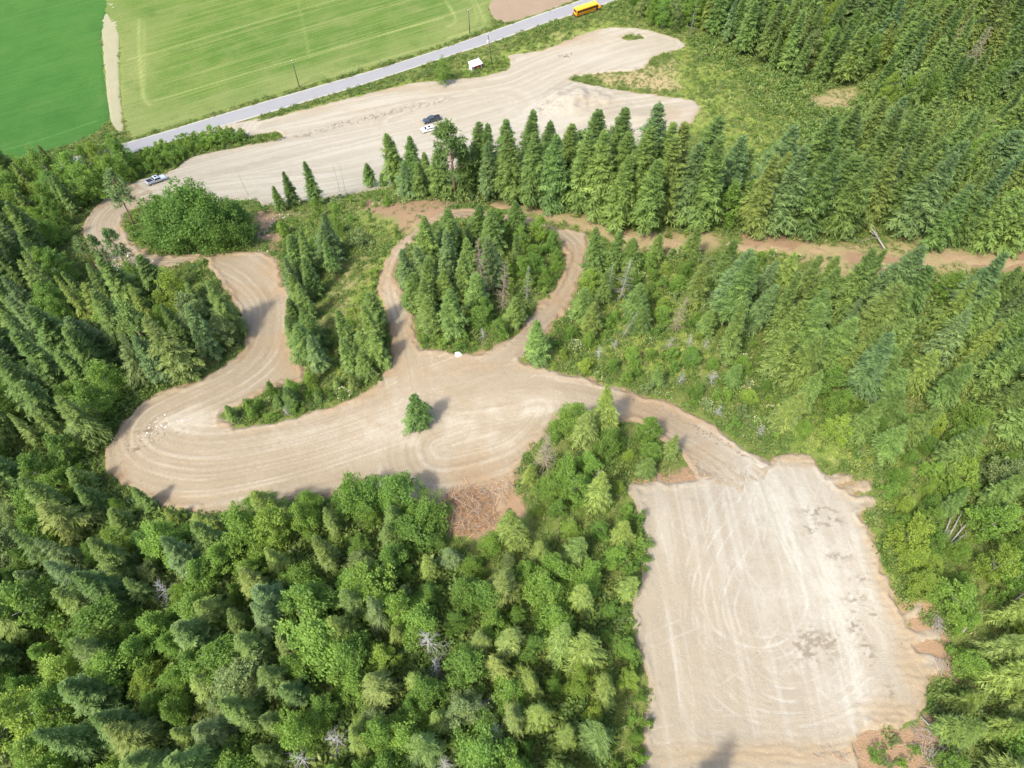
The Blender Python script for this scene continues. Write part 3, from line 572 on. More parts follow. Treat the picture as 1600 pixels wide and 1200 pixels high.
PROTO = {}
def build_protos():
    for i in range(5):
        g = np.random.default_rng(100 + i)
        PROTO['fir', i] = (20.0, trunk_mesh('trunk', 19.6, .24, M_BARK, g), fir_crown(100 + i, 20, (3.3, 3.7, 3.0, 3.9, 3.4)[i], (250, 270, 230, 280, 250)[i], (.05, .08, .06, .10, .14)[i], (.78, .85, .7, .8, .75)[i]))
        PROTO['spruce', i] = (18.0, trunk_mesh('trunk', 17.6, .2, M_BARK, g), fir_crown(200 + i, 18, (3.6, 3.2, 4.0, 3.4, 3.7)[i], (125, 140, 130, 120, 136)[i], .06, (.9, .85, .95, .8, .9)[i], .55, .0, .30))
        PROTO['cedar', i] = (15.0, trunk_mesh('trunk', 14.6, .2, M_PBARK, g), fir_crown(250 + i, 15, (2.8, 2.6, 3.0, 2.7, 2.5)[i], 260, .03, (.66, .7, .62, .66, .72)[i], .42, .0, .45))
        PROTO['young', i] = (9.0, trunk_mesh('trunk', 8.8, .12, M_BARK, g), fir_crown(300 + i, 9, (2.3, 2.1, 2.5, 2.2, 2.4)[i], 150, .02, .8, .3))
        PROTO['birch', i] = (12.0, trunk_mesh('trunk', 10.2, .13, M_WBARK, g, 7, .5), leaf_crown(400 + i, 12, (3.1, 3.6, 2.9, 3.4, 3.9)[i], 62, 165, .12, .27))
        PROTO['maple', i] = (11.0, trunk_mesh('trunk', 8.4, .17, M_BARK, g, 8, .5), leaf_crown(500 + i, 11, (4.6, 4.1, 4.9, 4.4, 4.7)[i], 70, 175, .12, .29))
        PROTO['shrub', i] = (3.0, trunk_mesh('stem', 2.2, .05, M_BARK, g, 6, .3), leaf_crown(600 + i, 3.0, (1.7, 1.9, 1.5, 1.8, 2.0)[i], 14, 95, .08, .22))
    for i in range(3):
        g = np.random.default_rng(130 + i); cr, segs = pine_crown(700 + i)
        PROTO['pine', i] = (17.0, tubes('trunk', [[((0, 0, -.6), .28), ((.1, 0, 5), .2), ((.05, .1, 11), .12), ((0, 0, 16.4), .03)]] + [[(q[0][0], q[0][1]), (np.array(q[1][0]) * .5 + np.array(q[0][0]) * .5, .03), q[1]] for q in segs], M_PBARK, 6), cr)
        PROTO['snag', i] = (12.0, trunk_mesh('trunk', 11.8, .14, M_GREY, g, 0, 0), snag_branches(800 + i, 12, 46, 2.3, M_GREY))
        PROTO['browned', i] = (11.0, trunk_mesh('trunk', 10.8, .13, M_BROWN, g, 0, 0), snag_branches(820 + i, 11, 85, 2.2, M_BROWN, 'crown', 4))
        PROTO['bare', i] = (5.0, trunk_mesh('stem', 3.2, .06, M_PALE, g, 9, 0), snag_branches(840 + i, 5, 30, 2.2, M_PALE, 'crown', 3))
build_protos()
SPEC = {'fir': ('fir_tree', 'fir'), 'spruce': ('spruce_tree', 'spruce'), 'young': ('young_fir', 'young fir'), 'cedar': ('cedar_tree', 'cedar'), 'birch': ('birch_tree', 'birch'), 'maple': ('maple_tree', 'maple'), 'pine': ('pine_tree', 'pine'),
        'shrub': ('shrub', 'shrub'), 'bloom': ('flowering_shrub', 'cream-flowered shrub'), 'snag': ('dead_tree', 'grey dead tree'), 'browned': ('dry_conifer', 'dry brown conifer'), 'bare': ('bare_bush', 'bare grey bush')}
CATG = {'fir': 'tree', 'cedar': 'tree', 'spruce': 'tree', 'young': 'tree', 'birch': 'tree', 'maple': 'tree', 'pine': 'tree', 'shrub': 'shrub', 'bloom': 'shrub', 'snag': 'dead tree', 'browned': 'dead tree', 'bare': 'bush'}
TONE = {'fir': {'dark green': (.112, .18, .048), 'mid green': (.142, .215, .056), 'olive green': (.162, .216, .056), 'blue-green': (.122, .19, .07)},
        'leaf': {'deep green': (.122, .211, .039), 'bright green': (.155, .255, .045), 'dark leafy green': (.11, .198, .04), 'yellow-green': (.20, .285, .048), 'soft grey-green': (.174, .234, .087)}}
for k in ('spruce', 'young', 'pine', 'cedar'): TONE[k] = TONE['fir']
TONE['spruce'] = {'dark green': (.122, .182, .045), 'mid green': (.168, .228, .051), 'olive green': (.168, .22, .058), 'blue-green': (.139, .199, .071)}
for k in ('birch', 'maple', 'shrub', 'bloom'): TONE[k] = TONE['leaf']
PLANTS = []      # every plant waits here until all are known, so that labels can tell them apart
TAKEN = {}
def free(x, y, r):
    ci, cj = int(x // 6), int(y // 6)
    for i in range(ci - 2, ci + 3):
        for j in range(cj - 2, cj + 3):
            for (a, b, q) in TAKEN.get((i, j), ()):
                if (a - x) ** 2 + (b - y) ** 2 < (max(q, r)) ** 2: return False
    return True
def put(sp, x, y, h, tone=None, place='', label=None, wf=None, var=None, r=2.5, lean=None):
    TAKEN.setdefault((int(x // 6), int(y // 6)), []).append((x, y, r))
    PLANTS.append(dict(sp=sp, x=x, y=y, h=h, tone=tone, place=place, label=label, wf=wf or rnd.uniform(.74, 1.26), var=rnd.randrange(5) if var is None else var, rz=rnd.uniform(0, 6.28), lean=lean or (rnd.gauss(0, .04), rnd.gauss(0, .04))))
def hfor(px, py, tip):
    x, y = at(px, py); z = float(zt(x, y)); lo, hi = .5, 45
    for _ in range(30):
        m = (lo + hi) / 2
        if project(x, y, z + m)[1] > tip: lo = m
        else: hi = m
    return x, y, lo
def hand(sp, px, py, tip, tone=None, label=None, wf=None, place='', r=3.0, var=None, lean=None, h=None):
    x, y, h_ = hfor(px, py, tip); h = h or h_; put(sp, x, y, h, tone, place, label, wf, var, r, lean)
KEEP = [W(q) for q in ([(1255,140),(1345,130),(1340,225),(1255,235)],[(1435,165),(1500,160),(1490,250),(1440,255)],[(1565,190),(1610,190),(1600,265),(1565,265)],[(1375,500),(1450,505),(1450,600),(1385,590)],[(672,750),(810,735),(806,830),(745,868),(684,850)],[(1200,372),(1262,372),(1262,440),(1205,440)],[(1285,385),(1330,385),(1330,450),(1290,450)],[(1345,395),(1440,395),(1430,470),(1350,470)],[(1530,400),(1660,400),(1660,480),(1540,480)])]
def scatter(place, poly, spacing, mix, tones, margin=1.2, n=None, seed=0, track=1.0, frame=True):
    edge_low = 'forest' in place and 'left of the pad' in place or 'below the hairpin' in place or 'lower left' in place or 'middle tree' in place
    wp = W(poly); x0, x1, y0, y1 = bbox(wp, 0); area = (x1 - x0) * (y1 - y0); g = random.Random(seed); tries = int(area / spacing ** 2 * 9); got = 0
    C = [(g.uniform(x0, x1), g.uniform(y0, y1)) for _ in range(tries)]; A = np.array(C); s = sdf(wp, A[:, 0], A[:, 1]); od = open_d(A[:, 0], A[:, 1]); td = track_d(A[:, 0], A[:, 1]); kp = np.maximum.reduce([sdf(q, A[:, 0], A[:, 1]) for q in KEEP]); s = np.where(kp > 0, -1, s) if mix[0][0] != 'shrub' else s
    for (x, y), a, b, c in zip(C, s, od, td):
        if a < 0 or b > -margin or c > -track or (n and got >= n): continue
        if not free(x, y, spacing * g.uniform(.75, 1.15)): continue
        sp, _, h0, h1 = g.choices(mix, [m[1] for m in mix])[0]; h = g.uniform(h0, h1) * (.62 if edge_low and b > -5.5 else 1)
        if frame:
            z = float(zt(x, y)); p0 = project(x, y, z); p1 = project(x, y, z + h)
            if not any(-45 < q[0] < 1645 and -45 < q[1] < 1245 for q in (p0, p1)): continue
        tn = g.choices(list(tones), list(tones.values()))[0] if tones else None
        TN = list(TONE[sp if sp in TONE else 'fir']) if sp not in ('snag', 'browned', 'bare') else None
        if TN and tn not in TN: tn = [q for q in TN if q != 'dark leafy green'][{'dark': 0, 'mid': 1, 'pale': 2, 'cool': 3}.get(tn, g.randrange(4))]
        put(sp, x, y, h, tn if TN else None, place, None, None, None, spacing * .55, None); got += 1
    return got

# ---- single trees one can pick out
D, Mi, O, B = 'dark green', 'mid green', 'olive green', 'blue-green'
hand('young', 656, 665, 618, D, 'lone young fir standing alone on the dirt clearing', .85)
hand('spruce', 945, 672, 606, Mi, 'tallest spruce at the top of the middle tree patch', .95)
hand('birch', 893, 676, 630, 'bright green', 'leafy birch at the upper left tip of the middle tree patch', .9)
hand('birch', 1010, 690, 655, 'deep green', 'round birch on the right shoulder of the middle tree patch', 1.0)
hand('young', 366, 655, 634, Mi, 'small fir at the tip of the green tongue inside the hairpin', 1.0)
hand('fir', 496, 322, 252, D, 'narrow dark fir alone against the pale lot, tallest beside the bare saplings', .8)
hand('fir', 460, 322, 268, D, 'smaller dark fir beside the narrow one against the pale lot', .85)
hand('fir', 440, 330, 290, D, 'short grey-green fir at the bank above the hairpin, next to bare saplings', .9)
ROW = [(580,305,253,D),(600,305,268,D),(624,308,208,Mi),(648,308,214,D),(672,312,238,Mi),(728,318,225,D),(748,312,187,D),(762,316,196,D),(790,315,180,D),(822,318,172,D),(848,325,190,D),(880,325,190,Mi),(895,318,200,B),(918,330,166,D),(944,335,164,D),(1000,345,160,B),(1014,350,190,Mi),(1042,345,186,O),(1072,350,176,D),(690,320,232,Mi),(660,322,245,D),(800,330,205,Mi),(835,335,205,Mi),(862,338,200,D),(905,345,205,Mi),(935,350,200,Mi),(965,350,205,D),(985,358,195,Mi),(1030,362,215,O),(1060,365,230,B),(1085,368,215,D),(955,372,245,Mi),(1000,378,248,D),(640,325,255,B)]
ordn = ['first','second','third','fourth','fifth','sixth','seventh','eighth','ninth','tenth','eleventh','twelfth','thirteenth','fourteenth','fifteenth','sixteenth','seventeenth','eighteenth','nineteenth','twentieth']
ROW.sort(key=lambda q: q[0])
for i, (a, b, c, t) in enumerate(ROW): hand('fir', a, b - 14, c, t, None, 1.12, 'in the row behind the loop', 2.0)
hand('pine', 712, 308, 193, D, 'tall pine with bare lower trunk and ragged brownish crown in the fir row', 1.25)
hand('pine', 210, 352, 272, B, 'dark leaning pine beside the lower bend near the silver-blue pickup', 1.0, lean=(.0, -.12))
for a, b, c, l in [(150,418,372,'leftmost thin pine with bare trunk on the rubble bank below the lower bend'),(178,428,370,'middle thin pine with bare trunk on the rubble bank below the lower bend'),(206,430,362,'rightmost thin pine with bare trunk on the rubble bank below the lower bend')]: hand('pine', a, b, c, B, l, .8, r=2)
hand('spruce', 296, 592, 500, O, 'grey-green spruce with bare pale trunk base at the road edge inside the hairpin', 1.1)
for a, b, c, t, l in [(928,428,356,D,'dark fir with bare trunk at the outer edge of the loop road'),(955,425,360,Mi,'bushy fir beside the dark one at the outer edge of the loop'),(1020,408,368,Mi,'small cone-shaped fir just below the tan track'),(1075,405,352,Mi,'mid-sized fir standing up across the tan track'),(840,562,498,Mi,'fir standing alone where the loop road meets the main road')]: hand('fir', a, b, c, t, l, 1.0)
hand('birch', 692, 131, 90, 'deep green', 'small leafy tree beside the lot near the little red shed', .9)
hand('birch', 1000, 27, -4, 'soft grey-green', 'grey-green tree at the road edge in front of the school bus', 1.1)
hand('shrub', 966, 11, 4, 'deep green', 'small round bush on the verge ahead of the school bus', .9)
for i, (a, b) in enumerate([(407,222),(418,221),(430,219),(439,218)]): hand('shrub', a, b, b - 13, 'deep green', ordn[i] + ' from left of four young bushes in line at the lot edge', .55, r=1)
for i, (a, b, c) in enumerate([(268,380,316),(292,386,300),(322,388,290),(352,386,298),(380,380,312),(336,370,288),(295,368,305),(386,370,322)]): hand('maple', a, b, c, 'dark leafy green', None, .92, 'in the clump above the hairpin', 2.2)
for a, b, c, l in [(388,305,262,'bare thin sapling standing in front of the pale lot, left one'),(531,300,248,'bare thin saplings pair against the lot, left one'),(540,302,252,'bare thin saplings pair against the lot, right one')]: hand('snag', a, b, c, None, l, .45, r=1)
hand('snag', 668 + 300, 470, 402, None, 'tall pale dead conifer below the outer edge of the loop', 1.0); hand('snag', 950, 458, 412, None, 'shorter grey dead conifer beside the tall pale one', .8)
hand('browned', 1052, 520, 462, None, 'dead conifer full of grey twigs in the brush right of the loop', .9); hand('snag', 972, 528, 488, None, 'leaning grey dead conifer in the brush near the loop', .7, lean=(.15, -.2))
hand('browned', 1222, 495, 447, None, 'red-grey dead conifer among green firs right of the loop', .9)
hand('browned', 850, 735, 672, None, 'pinkish dead conifer at the left side of the middle tree patch', .9); hand('browned', 935, 760, 738, None, 'low orange-brown dry conifer in the middle tree patch', 1.3)
hand('browned', 755, 465, 368, None, 'brown dying conifer in the middle of the loop island', .7)
hand('browned', 785, 490, 405, None, 'pale half-dead conifer in the loop island', .7); hand('snag', 823, 470, 412, None, 'thin bare conifer at the right of the loop island', .8)
for a, b, c, l in [(1430,92,18,'left one of three pale dead conifers in the far upper forest'),(1470,98,26,'middle one of three pale dead conifers in the far upper forest'),(1500,130,35,'right one of three pale dead conifers in the far upper forest')]: hand('browned', a, b, c, None, l, .95, r=3)
hand('snag', 1078, 56, -6, None, 'tall pale bare trunk at the edge of the upper forest near the lot', .5)
for i, (a, b, c) in enumerate([(535,1160,1140),(700,1200,1180),(755,1105,1085),(775,1145,1125),(683,1050,1035),(675,1010,1000),(270,930,915),(480,1190,1170)]): hand('bare', a, b, c - 8, None, None, .8, 'poking out of the lower forest', 1.5, h=rnd.uniform(6, 9))
for i, (a, b, c) in enumerate([(960,545,520),(1045,545,520),(1075,540,520),(1100,545,535),(755,530,508),(1185,680,645),(1120,650,615),(1060,600,575),(1110,600,570),(935,560,540),(450,650,620),(1470,840,815)]): hand('bare', a, b, c - 4, None, None, .8, 'in the brush', 1.2, h=rnd.uniform(3, 4.5))
hand('spruce', 1088, 1252, 1235, Mi, 'spruce just below the picture whose shadow falls on the pad', 1.0, h=14)
hand('shrub', 608, 322, 306, 'bright green', 'round green bush on the tan bank behind the loop', .9); hand('shrub', 620, 366, 352, 'deep green', 'small bush beside the loop road on the tan slope', .7); hand('shrub', 565, 385, 360, 'soft grey-green', 'grey-green bush on the grassy slope left of the loop', 1.0)
for a, b in [(570,318),(545,312),(578,334),(580,345),(1043,372)]: hand('shrub', a, b, b - 11, 'deep green', None, .7, 'dotted on the tan dry bank', 1)

# ---- stands of trees
scatter('in the left of the loop island', [(660,525),(652,490),(640,450),(650,415),(690,378),(770,372),(775,440),(740,500),(700,530)], 3.8, [('fir',5,11,15),('cedar',3,8,13)], dict(dark=6,mid=4,cool=1), 1.0, seed=11)
scatter('in the right of the loop island', [(775,355),(840,365),(875,385),(872,425),(840,472),(790,525),(740,545),(760,480),(775,430)], 3.6, [('maple',3,3.5,6),('birch',5,4,7.5),('fir',2,6,10)], dict(dark=4,mid=4,pale=1), .8, seed=12)
scatter('on the bank between hairpin and meadow', [(455,415),(500,400),(538,382),(532,418),(508,460),(500,530),(510,580),(482,596),(472,560),(463,500)], 3.6, [('fir',5,9,13),('cedar',4,8,11)], dict(dark=6,mid=4,cool=2), .6, seed=13)
scatter('above the hairpin beside the bank', [(440,350),(560,330),(575,370),(500,395),(450,400)], 4.5, [('birch',3,4,7),('shrub',3,2,3)], dict(dark=5,mid=3), .8, seed=30)
scatter('on the tongue beside the loop road', [(545,520),(585,510),(606,545),(600,575),(560,605),(530,600)], 3.8, [('fir',5,10,15),('cedar',3,8,11)], dict(mid=6,dark=2), .5, seed=14)
scatter('on the green tongue inside the hairpin', [(385,660),(430,612),(520,590),(560,600),(590,585),(550,614),(470,642)], 3.0, [('birch',3,3,6),('young',1,4,7)], dict(mid=4,pale=2,dark=3), .5, n=18, seed=15)
scatter('in the wood left of the hairpin', [(130,470),(200,462),(300,470),(335,478),(366,510),(370,532),(345,560),(288,592),(215,622),(165,688),(150,560)], 4.9, [('fir',4,14,21),('cedar',3,10,17),('spruce',3,12,18),('pine',1,14,18),('birch',3,8,13)], dict(dark=5,mid=4,cool=3,pale=1), .7, seed=16)
scatter('in the dark wood at the left side', [(-30,360),(80,405),(130,470),(150,560),(165,688),(150,755),(-30,800),(-80,500)], 5.0, [('fir',4,15,22),('cedar',3,11,18),('spruce',3,12,18),('birch',4,8,14)], dict(dark=6,mid=3,cool=2), .7, seed=17)
scatter('beside the valley road at the left', [(-40,292),(60,270),(130,248),(196,240),(206,285),(160,310),(125,350),(100,390),(-40,345)], 4.6, [('maple',4,7,11),('birch',3,9,13),('fir',2,10,15)], dict(dark=5,mid=4,pale=2), .8, seed=18)
scatter('filling the row behind the loop', [(745,306),(1000,330),(1090,360),(960,362),(840,335),(745,322)], 4.3, [('fir',5,14,20),('cedar',3,12,17),('spruce',1,13,18)], dict(dark=5,mid=5,cool=2), .9, seed=19, n=40)
scatter('right of the fir row', [(1080,335),(1130,312),(1240,292),(1300,255),(1420,235),(1420,385),(1300,378),(1200,366),(1095,362)], 5.3, [('fir',5,17,25),('cedar',3,13,21),('spruce',2,14,19),('birch',1,9,13)], dict(dark=5,mid=4,cool=2,pale=1), .9, seed=20, track=.5)
scatter('at the upper right edge', [(1420,230),(1660,210),(1660,392),(1420,390)], 5.3, [('fir',4,16,24),('cedar',3,12,20),('spruce',2,14,19),('birch',2,9,14)], dict(dark=5,mid=4,cool=2,pale=1), .9, seed=21, track=.5)
scatter('in the far forest behind the meadow', [(1085,40),(1140,-20),(1330,-40),(1350,70),(1330,140),(1240,130),(1160,90)], 5.3, [('fir',4,16,23),('cedar',3,12,19),('birch',3,9,14),('spruce',1,14,18)], dict(dark=5,mid=4,pale=1,cool=1), 1.5, seed=22)
scatter('in the far top corner forest', [(1330,-40),(1700,-50),(1660,205),(1500,165),(1420,180),(1340,135)], 5.6, [('fir',3,16,24),('cedar',3,12,20),('spruce',3,14,19),('birch',2,9,14)], dict(dark=4,mid=5,pale=2,cool=1), 1.0, seed=23)
scatter('at the road bend behind the lot', [(985,5),(1080,-50),(1130,-20),(1085,45),(1065,52),(1010,40)], 4.0, [('birch',5,8,12),('maple',3,6,9),('fir',1,10,14)], dict(dark=3,mid=5,cool=1), 1.2, seed=24)
scatter('in the brush right of the loop', [(860,560),(930,430),(1080,412),(1110,540),(1200,600),(1230,640),(1100,640),(1000,605)], 3.9, [('fir',3,6,12),('birch',5,3,6),('maple',3,2.5,5)], dict(dark=4,mid=4,pale=2), 1.2, seed=25, track=2)
scatter('among the firs below the tan track', [(1080,440),(1200,455),(1420,472),(1400,520),(1380,640),(1250,620),(1120,575)], 4.8, [('fir',5,13,20),('cedar',3,9,16),('spruce',3,11,16),('birch',1,6,10)], dict(dark=5,mid=5,cool=2,pale=1), 1.2, seed=26, track=2)
scatter('among the firs at the right edge', [(1450,470),(1680,465),(1680,720),(1500,680),(1390,640),(1450,560)], 4.8, [('fir',4,13,20),('cedar',3,9,16),('spruce',3,11,16),('birch',2,6,11)], dict(dark=4,mid=5,cool=2,pale=1), 1.2, seed=27, track=2)
scatter('on the slope above the pad', [(1250,610),(1380,640),(1500,680),(1480,740),(1390,725),(1290,700),(1190,660)], 3.6, [('fir',4,8,14),('birch',4,4,8),('maple',2,3,6)], dict(dark=3,mid=5,pale=2), 1.2, seed=31)
scatter('beside the right edge of the pad', [(1380,730),(1480,740),(1500,1000),(1480,960),(1430,930),(1400,850),(1375,800)], 3.0, [('birch',5,4,9),('maple',2,3,6),('fir',2,7,12)], dict(mid=5,pale=4,dark=2), 1.0, seed=32)
scatter('in the lower right wood', [(1480,740),(1690,720),(1690,1010),(1500,1000)], 3.8, [('birch',6,6,11),('fir',3,8,14),('spruce',1,10,14)], dict(mid=5,pale=3,dark=3,cool=1), 1.0, seed=33)
scatter('in the bottom right corner', [(1480,1060),(1500,1000),(1690,1010),(1690,1280),(1490,1280),(1420,1170),(1450,1120)], 3.8, [('spruce',5,8,13),('birch',4,6,10),('fir',1,8,12)], dict(pale=5,mid=5), .8, seed=34)
scatter('in the middle tree patch', [(862,680),(900,660),(950,662),(1000,672),(1055,708),(1070,735),(985,745),(975,800),(870,790),(815,760)], 3.5, [('birch',5,5,9),('spruce',3,9,14),('maple',2,4,6)], dict(mid=5,dark=3,pale=3), .8, seed=35)
scatter('in the forest left of the pad', [(800,800),(975,800),(990,900),(975,960),(990,1060),(1004,1110),(1000,1290),(800,1290),(770,1000)], 3.4, [('spruce',6,9,14),('birch',6,4,10),('maple',2,4,7)], dict(pale=2,mid=7,dark=4,cool=1), .5, seed=36)
scatter('in the forest below the log pile', [(560,850),(690,835),(790,815),(770,1000),(800,1290),(560,1290)], 3.5, [('birch',8,4.5,12),('spruce',4,8,14),('maple',2,5,8)], dict(mid=7,dark=5,pale=1,cool=2), .6, seed=37)
scatter('in front of the dirt clearing', [(395,792),(450,778),(520,772),(600,775),(660,790),(690,830),(560,850),(400,850)], 3.6, [('birch',8,6,13),('maple',3,5,9),('spruce',2,10,13)], dict(mid=6,dark=4,pale=1), .5, seed=38)
scatter('in the forest below the hairpin', [(230,785),(400,800),(400,850),(560,850),(560,1290),(230,1290)], 3.9, [('birch',8,5,14),('spruce',4,9,15),('fir',2,11,16),('maple',2,6,9)], dict(mid=7,dark=5,pale=1.5,cool=1), .6, seed=39)
scatter('in the lower left corner forest', [(-60,800),(150,755),(230,785),(230,1290),(-60,1290),(-120,1000)], 4.2, [('birch',7,6,15),('spruce',4,10,17),('fir',5,12,18),('maple',2,7,9)], dict(dark=6,mid=4,pale=1,cool=1), .6, seed=40)
# ---- shrubs
scatter('in the hedge below the road', [(205,252),(262,230),(340,209),(388,214),(380,224),(300,240),(262,266),(205,284)], 2.1, [('shrub',1,3.2,4.6)], dict(mid=6,dark=4), .2, seed=50, n=60)
scatter('in the verge under the leafy clump', [(200,345),(235,335),(250,390),(225,390),(205,370)], 2.2, [('shrub',1,1.5,2.6)], dict(dark=5,mid=4), .4, seed=51, n=14)
scatter('along the foot of the loop island', [(655,535),(650,500),(700,520),(760,530),(810,500),(870,430),(878,400),(865,450),(790,530),(730,550)], 2.2, [('shrub',1,1.6,3.0)], dict(mid=5,dark=4,pale=1), .3, seed=52, n=34)
scatter('on the green tongue', [(372,655),(430,608),(520,600),(600,560),(608,555),(590,595),(520,628),(420,660)], 2.2, [('shrub',5,1.6,3.0),('bloom',2,1.8,2.8)], dict(dark=4,mid=4,pale=1), .3, seed=53, n=46)
scatter('beside the meadow left of the loop', [(470,600),(520,540),(560,470),(590,420),(600,500),(560,560)], 3.2, [('shrub',4,1.4,2.6),('bloom',3,1.6,2.6)], dict(dark=3,mid=4,pale=2), .6, seed=54, n=22)
scatter('in the brush by the loop', [(850,570),(905,460),(935,430),(1200,412),(1230,600),(1250,690),(1190,700),(1100,640),(1000,610)], 2.9, [('shrub',7,1.4,3.2),('bloom',2,1.6,2.6)], dict(mid=5,pale=2,dark=4,cool=2), .6, seed=55, n=100)
scatter('on the far meadow', [(1080,80),(1160,100),(1250,140),(1240,230),(1130,230),(1085,170)], 4.5, [('shrub',3,1.2,2.4),('bloom',2,1.4,2.4)], dict(mid=4,pale=4,dark=2), 1.2, seed=56, n=34)
scatter('along the tan track', [(820,315),(1000,352),(1250,372),(1250,412),(1000,400),(900,380),(860,345)], 3.0, [('shrub',3,1.0,2.0),('bloom',3,1.2,2.2)], dict(mid=3,pale=3,dark=2), .5, seed=57, n=30, track=-.5)
scatter('right of the pad', [(1300,700),(1400,720),(1450,900),(1480,1000),(1600,900),(1600,720),(1450,700)], 3.0, [('shrub',5,1.4,3.0),('bloom',1,1.4,2.4)], dict(mid=5,pale=4,dark=2), .7, seed=58, n=60)
scatter('below the pad corner', [(1335,1165),(1420,1140),(1450,1180),(1450,1260),(1335,1250)], 2.2, [('shrub',1,1.4,2.4)], dict(dark=4,mid=3,cool=2), .2, seed=59, n=14)
scatter('on the verge by the red shed', [(700,118),(790,95),(800,105),(740,118)], 2.6, [('shrub',1,1.0,1.8)], dict(mid=4,dark=2), .5, seed=60, n=10)
scatter('on the verge behind the bus', [(800,78),(890,45),(930,40),(890,60),(830,80)], 2.6, [('shrub',1,1.0,1.8)], dict(mid=4,dark=2), .5, seed=61, n=14)
scatter('at the brow above the lot', [(400,322),(500,315),(570,305),(640,312),(640,325),(560,325),(420,335)], 3.0, [('shrub',3,1.2,2.4),('bloom',2,1.4,2.2)], dict(dark=3,mid=4), .4, seed=62, n=22)

scatter('along the left rim of the pad', [(970,800),(1002,803),(1004,850),(1006,900),(986,945),(992,1000),(1014,1080),(1014,1240),(985,1240),(970,1000)], 2.1, [('shrub',1,2.0,3.6)], dict(mid=5,dark=4,cool=1), .1, seed=63, n=50)
# ---- labels, then the objects themselves
def big(p): return 'tall' if p['h'] > {'fir': 18, 'spruce': 13, 'cedar': 14, 'birch': 9.5, 'maple': 7, 'pine': 15, 'young': 7, 'shrub': 2.5, 'bloom': 2.2}.get(p['sp'], 5) else 'short'
auto = {}
for p in PLANTS:
    if p['label'] is None:
        p['px'] = project(p['x'], p['y'], float(zt(p['x'], p['y'])) + p['h'] * .7)
        edge = bil(M_DIRT, p['x'], p['y'], MX0, MY0, MST) > -4.5
        base = ' '.join(w for w in (big(p), p['tone'], 'roadside' if edge else None, SPEC[p['sp']][1]) if w)
        auto.setdefault((base, p['place'], bool(edge)), []).append(p)
for (base, place, edge), L in auto.items():
    L.sort(key=lambda p: p['px'][0])
    for i, p in enumerate(L):
        e = ''
        if len(L) == 1: q = ''
        elif len(L) == 2: q = (', left of two', ', right of two')[i]
        elif i < 20: q = ', ' + ordn[i] + ' from left'
        else: q = ', ' + ordn[min(19, len(L) - 1 - i)] + ' from right'
        t = base.replace('cream-flowered shrub', 'flowering shrub') + ' ' + place + q
        p['label'] = t
def bloom_mesh(seed):
    g = np.random.default_rng(seed); n = 90; o = unit(g.normal(0, .55, (n, 3)) + unit(g.normal(0, 1, (5, 3)) + [0, 0, .7])[g.integers(5, size=n)]); c = o * np.array([1.55, 1.55, 1.35]) * g.uniform(.85, 1.05, (n, 1)) + [0, 0, 1.5]
    return quadmesh('blossom', kites(c, unit(o + g.normal(0, .5, (n, 3))), g.uniform(.14, .3, n), g.uniform(.1, .2, n), g, .9), M_BLOOM, np.full(n, .5))
BLOOM = [bloom_mesh(900 + i) for i in range(3)]
def plant(p):
    sp = p['sp']; key = 'shrub' if sp == 'bloom' else sp; nv = 3 if sp in ('pine', 'snag', 'browned', 'bare') else 5
    pr = PROTO[key, p['var'] % nv]; s = p['h'] / pr[0]; name, kind = SPEC[sp]
    root = link(bpy.data.objects.new(name, None)); root.empty_display_size = .5
    root.location = (p['x'], p['y'], float(zt(p['x'], p['y'])) - .05); root.rotation_euler = (p['lean'][0], p['lean'][1], p['rz']); wf = s * p['wf'] * (1.2 if sp == 'birch' else 1 if sp not in ('fir', 'spruce', 'pine', 'cedar') else max(1.0, .8 + .2 / s))
    asy = 1 if sp in ('fir', 'young') else rnd.uniform(.8, 1.25); root.scale = (wf * asy, wf / asy, s)
    tag(root, p['label'], CATG[sp], {'tree': 'trees on the hillside', 'shrub': 'shrubs on the hillside', 'dead tree': 'dead trees standing among the green', 'bush': 'bare bushes among the green'}[CATG[sp]])
    col = (1, 1, 1)
    if p['tone']:
        c = TONE[sp][p['tone']]; v = rnd.uniform(.88, 1.14); hsh = rnd.gauss(0, .03); col = (c[0] * v * (1 + hsh), c[1] * v, c[2] * v * (1 - hsh))
    for k, me in enumerate(pr[1:]):
        o = link(bpy.data.objects.new(me.name.split('.')[0], me), root); o.color = (*col, 1)
    if sp == 'bloom': link(bpy.data.objects.new('blossom', BLOOM[p['var'] % 3]), root)
for p in PLANTS: plant(p)
import collections
print('PLANTS', len(PLANTS), collections.Counter(p['sp'] for p in PLANTS))

# ---- undergrowth and grass: nobody could count these
def clump(seed, n, r, h, size, up, mat):
    g = np.random.default_rng(seed); o = unit(g.normal(0, 1, (n, 3)) * [1, 1, .8] + [0, 0, .5]); p = o * g.uniform(.5, 1.0, (n, 1)) * [r, r, h]; p[:, 2] = np.abs(p[:, 2])
    d = unit(o * .4 + g.normal(0, .6, (n, 3)) + [0, 0, up]); return quadmesh('clump', kites(p, d, size * g.uniform(.6, 1.4, n), size * g.uniform(.4, .7, n), g, .8), mat, np.clip(g.normal(.5, .2, n), 0, 1))
def tuft(seed, n, r, h, mat):
    g = np.random.default_rng(seed); p = np.c_[g.normal(0, r, (n, 2)), np.zeros(n)]; d = unit(np.c_[g.normal(0, .5, (n, 2)), np.ones(n)]); return quadmesh('tuft', kites(p, d, h * g.uniform(.5, 1.2, n), np.full(n, .09), g, .5), mat, np.clip(g.normal(.5, .2, n), 0, 1))
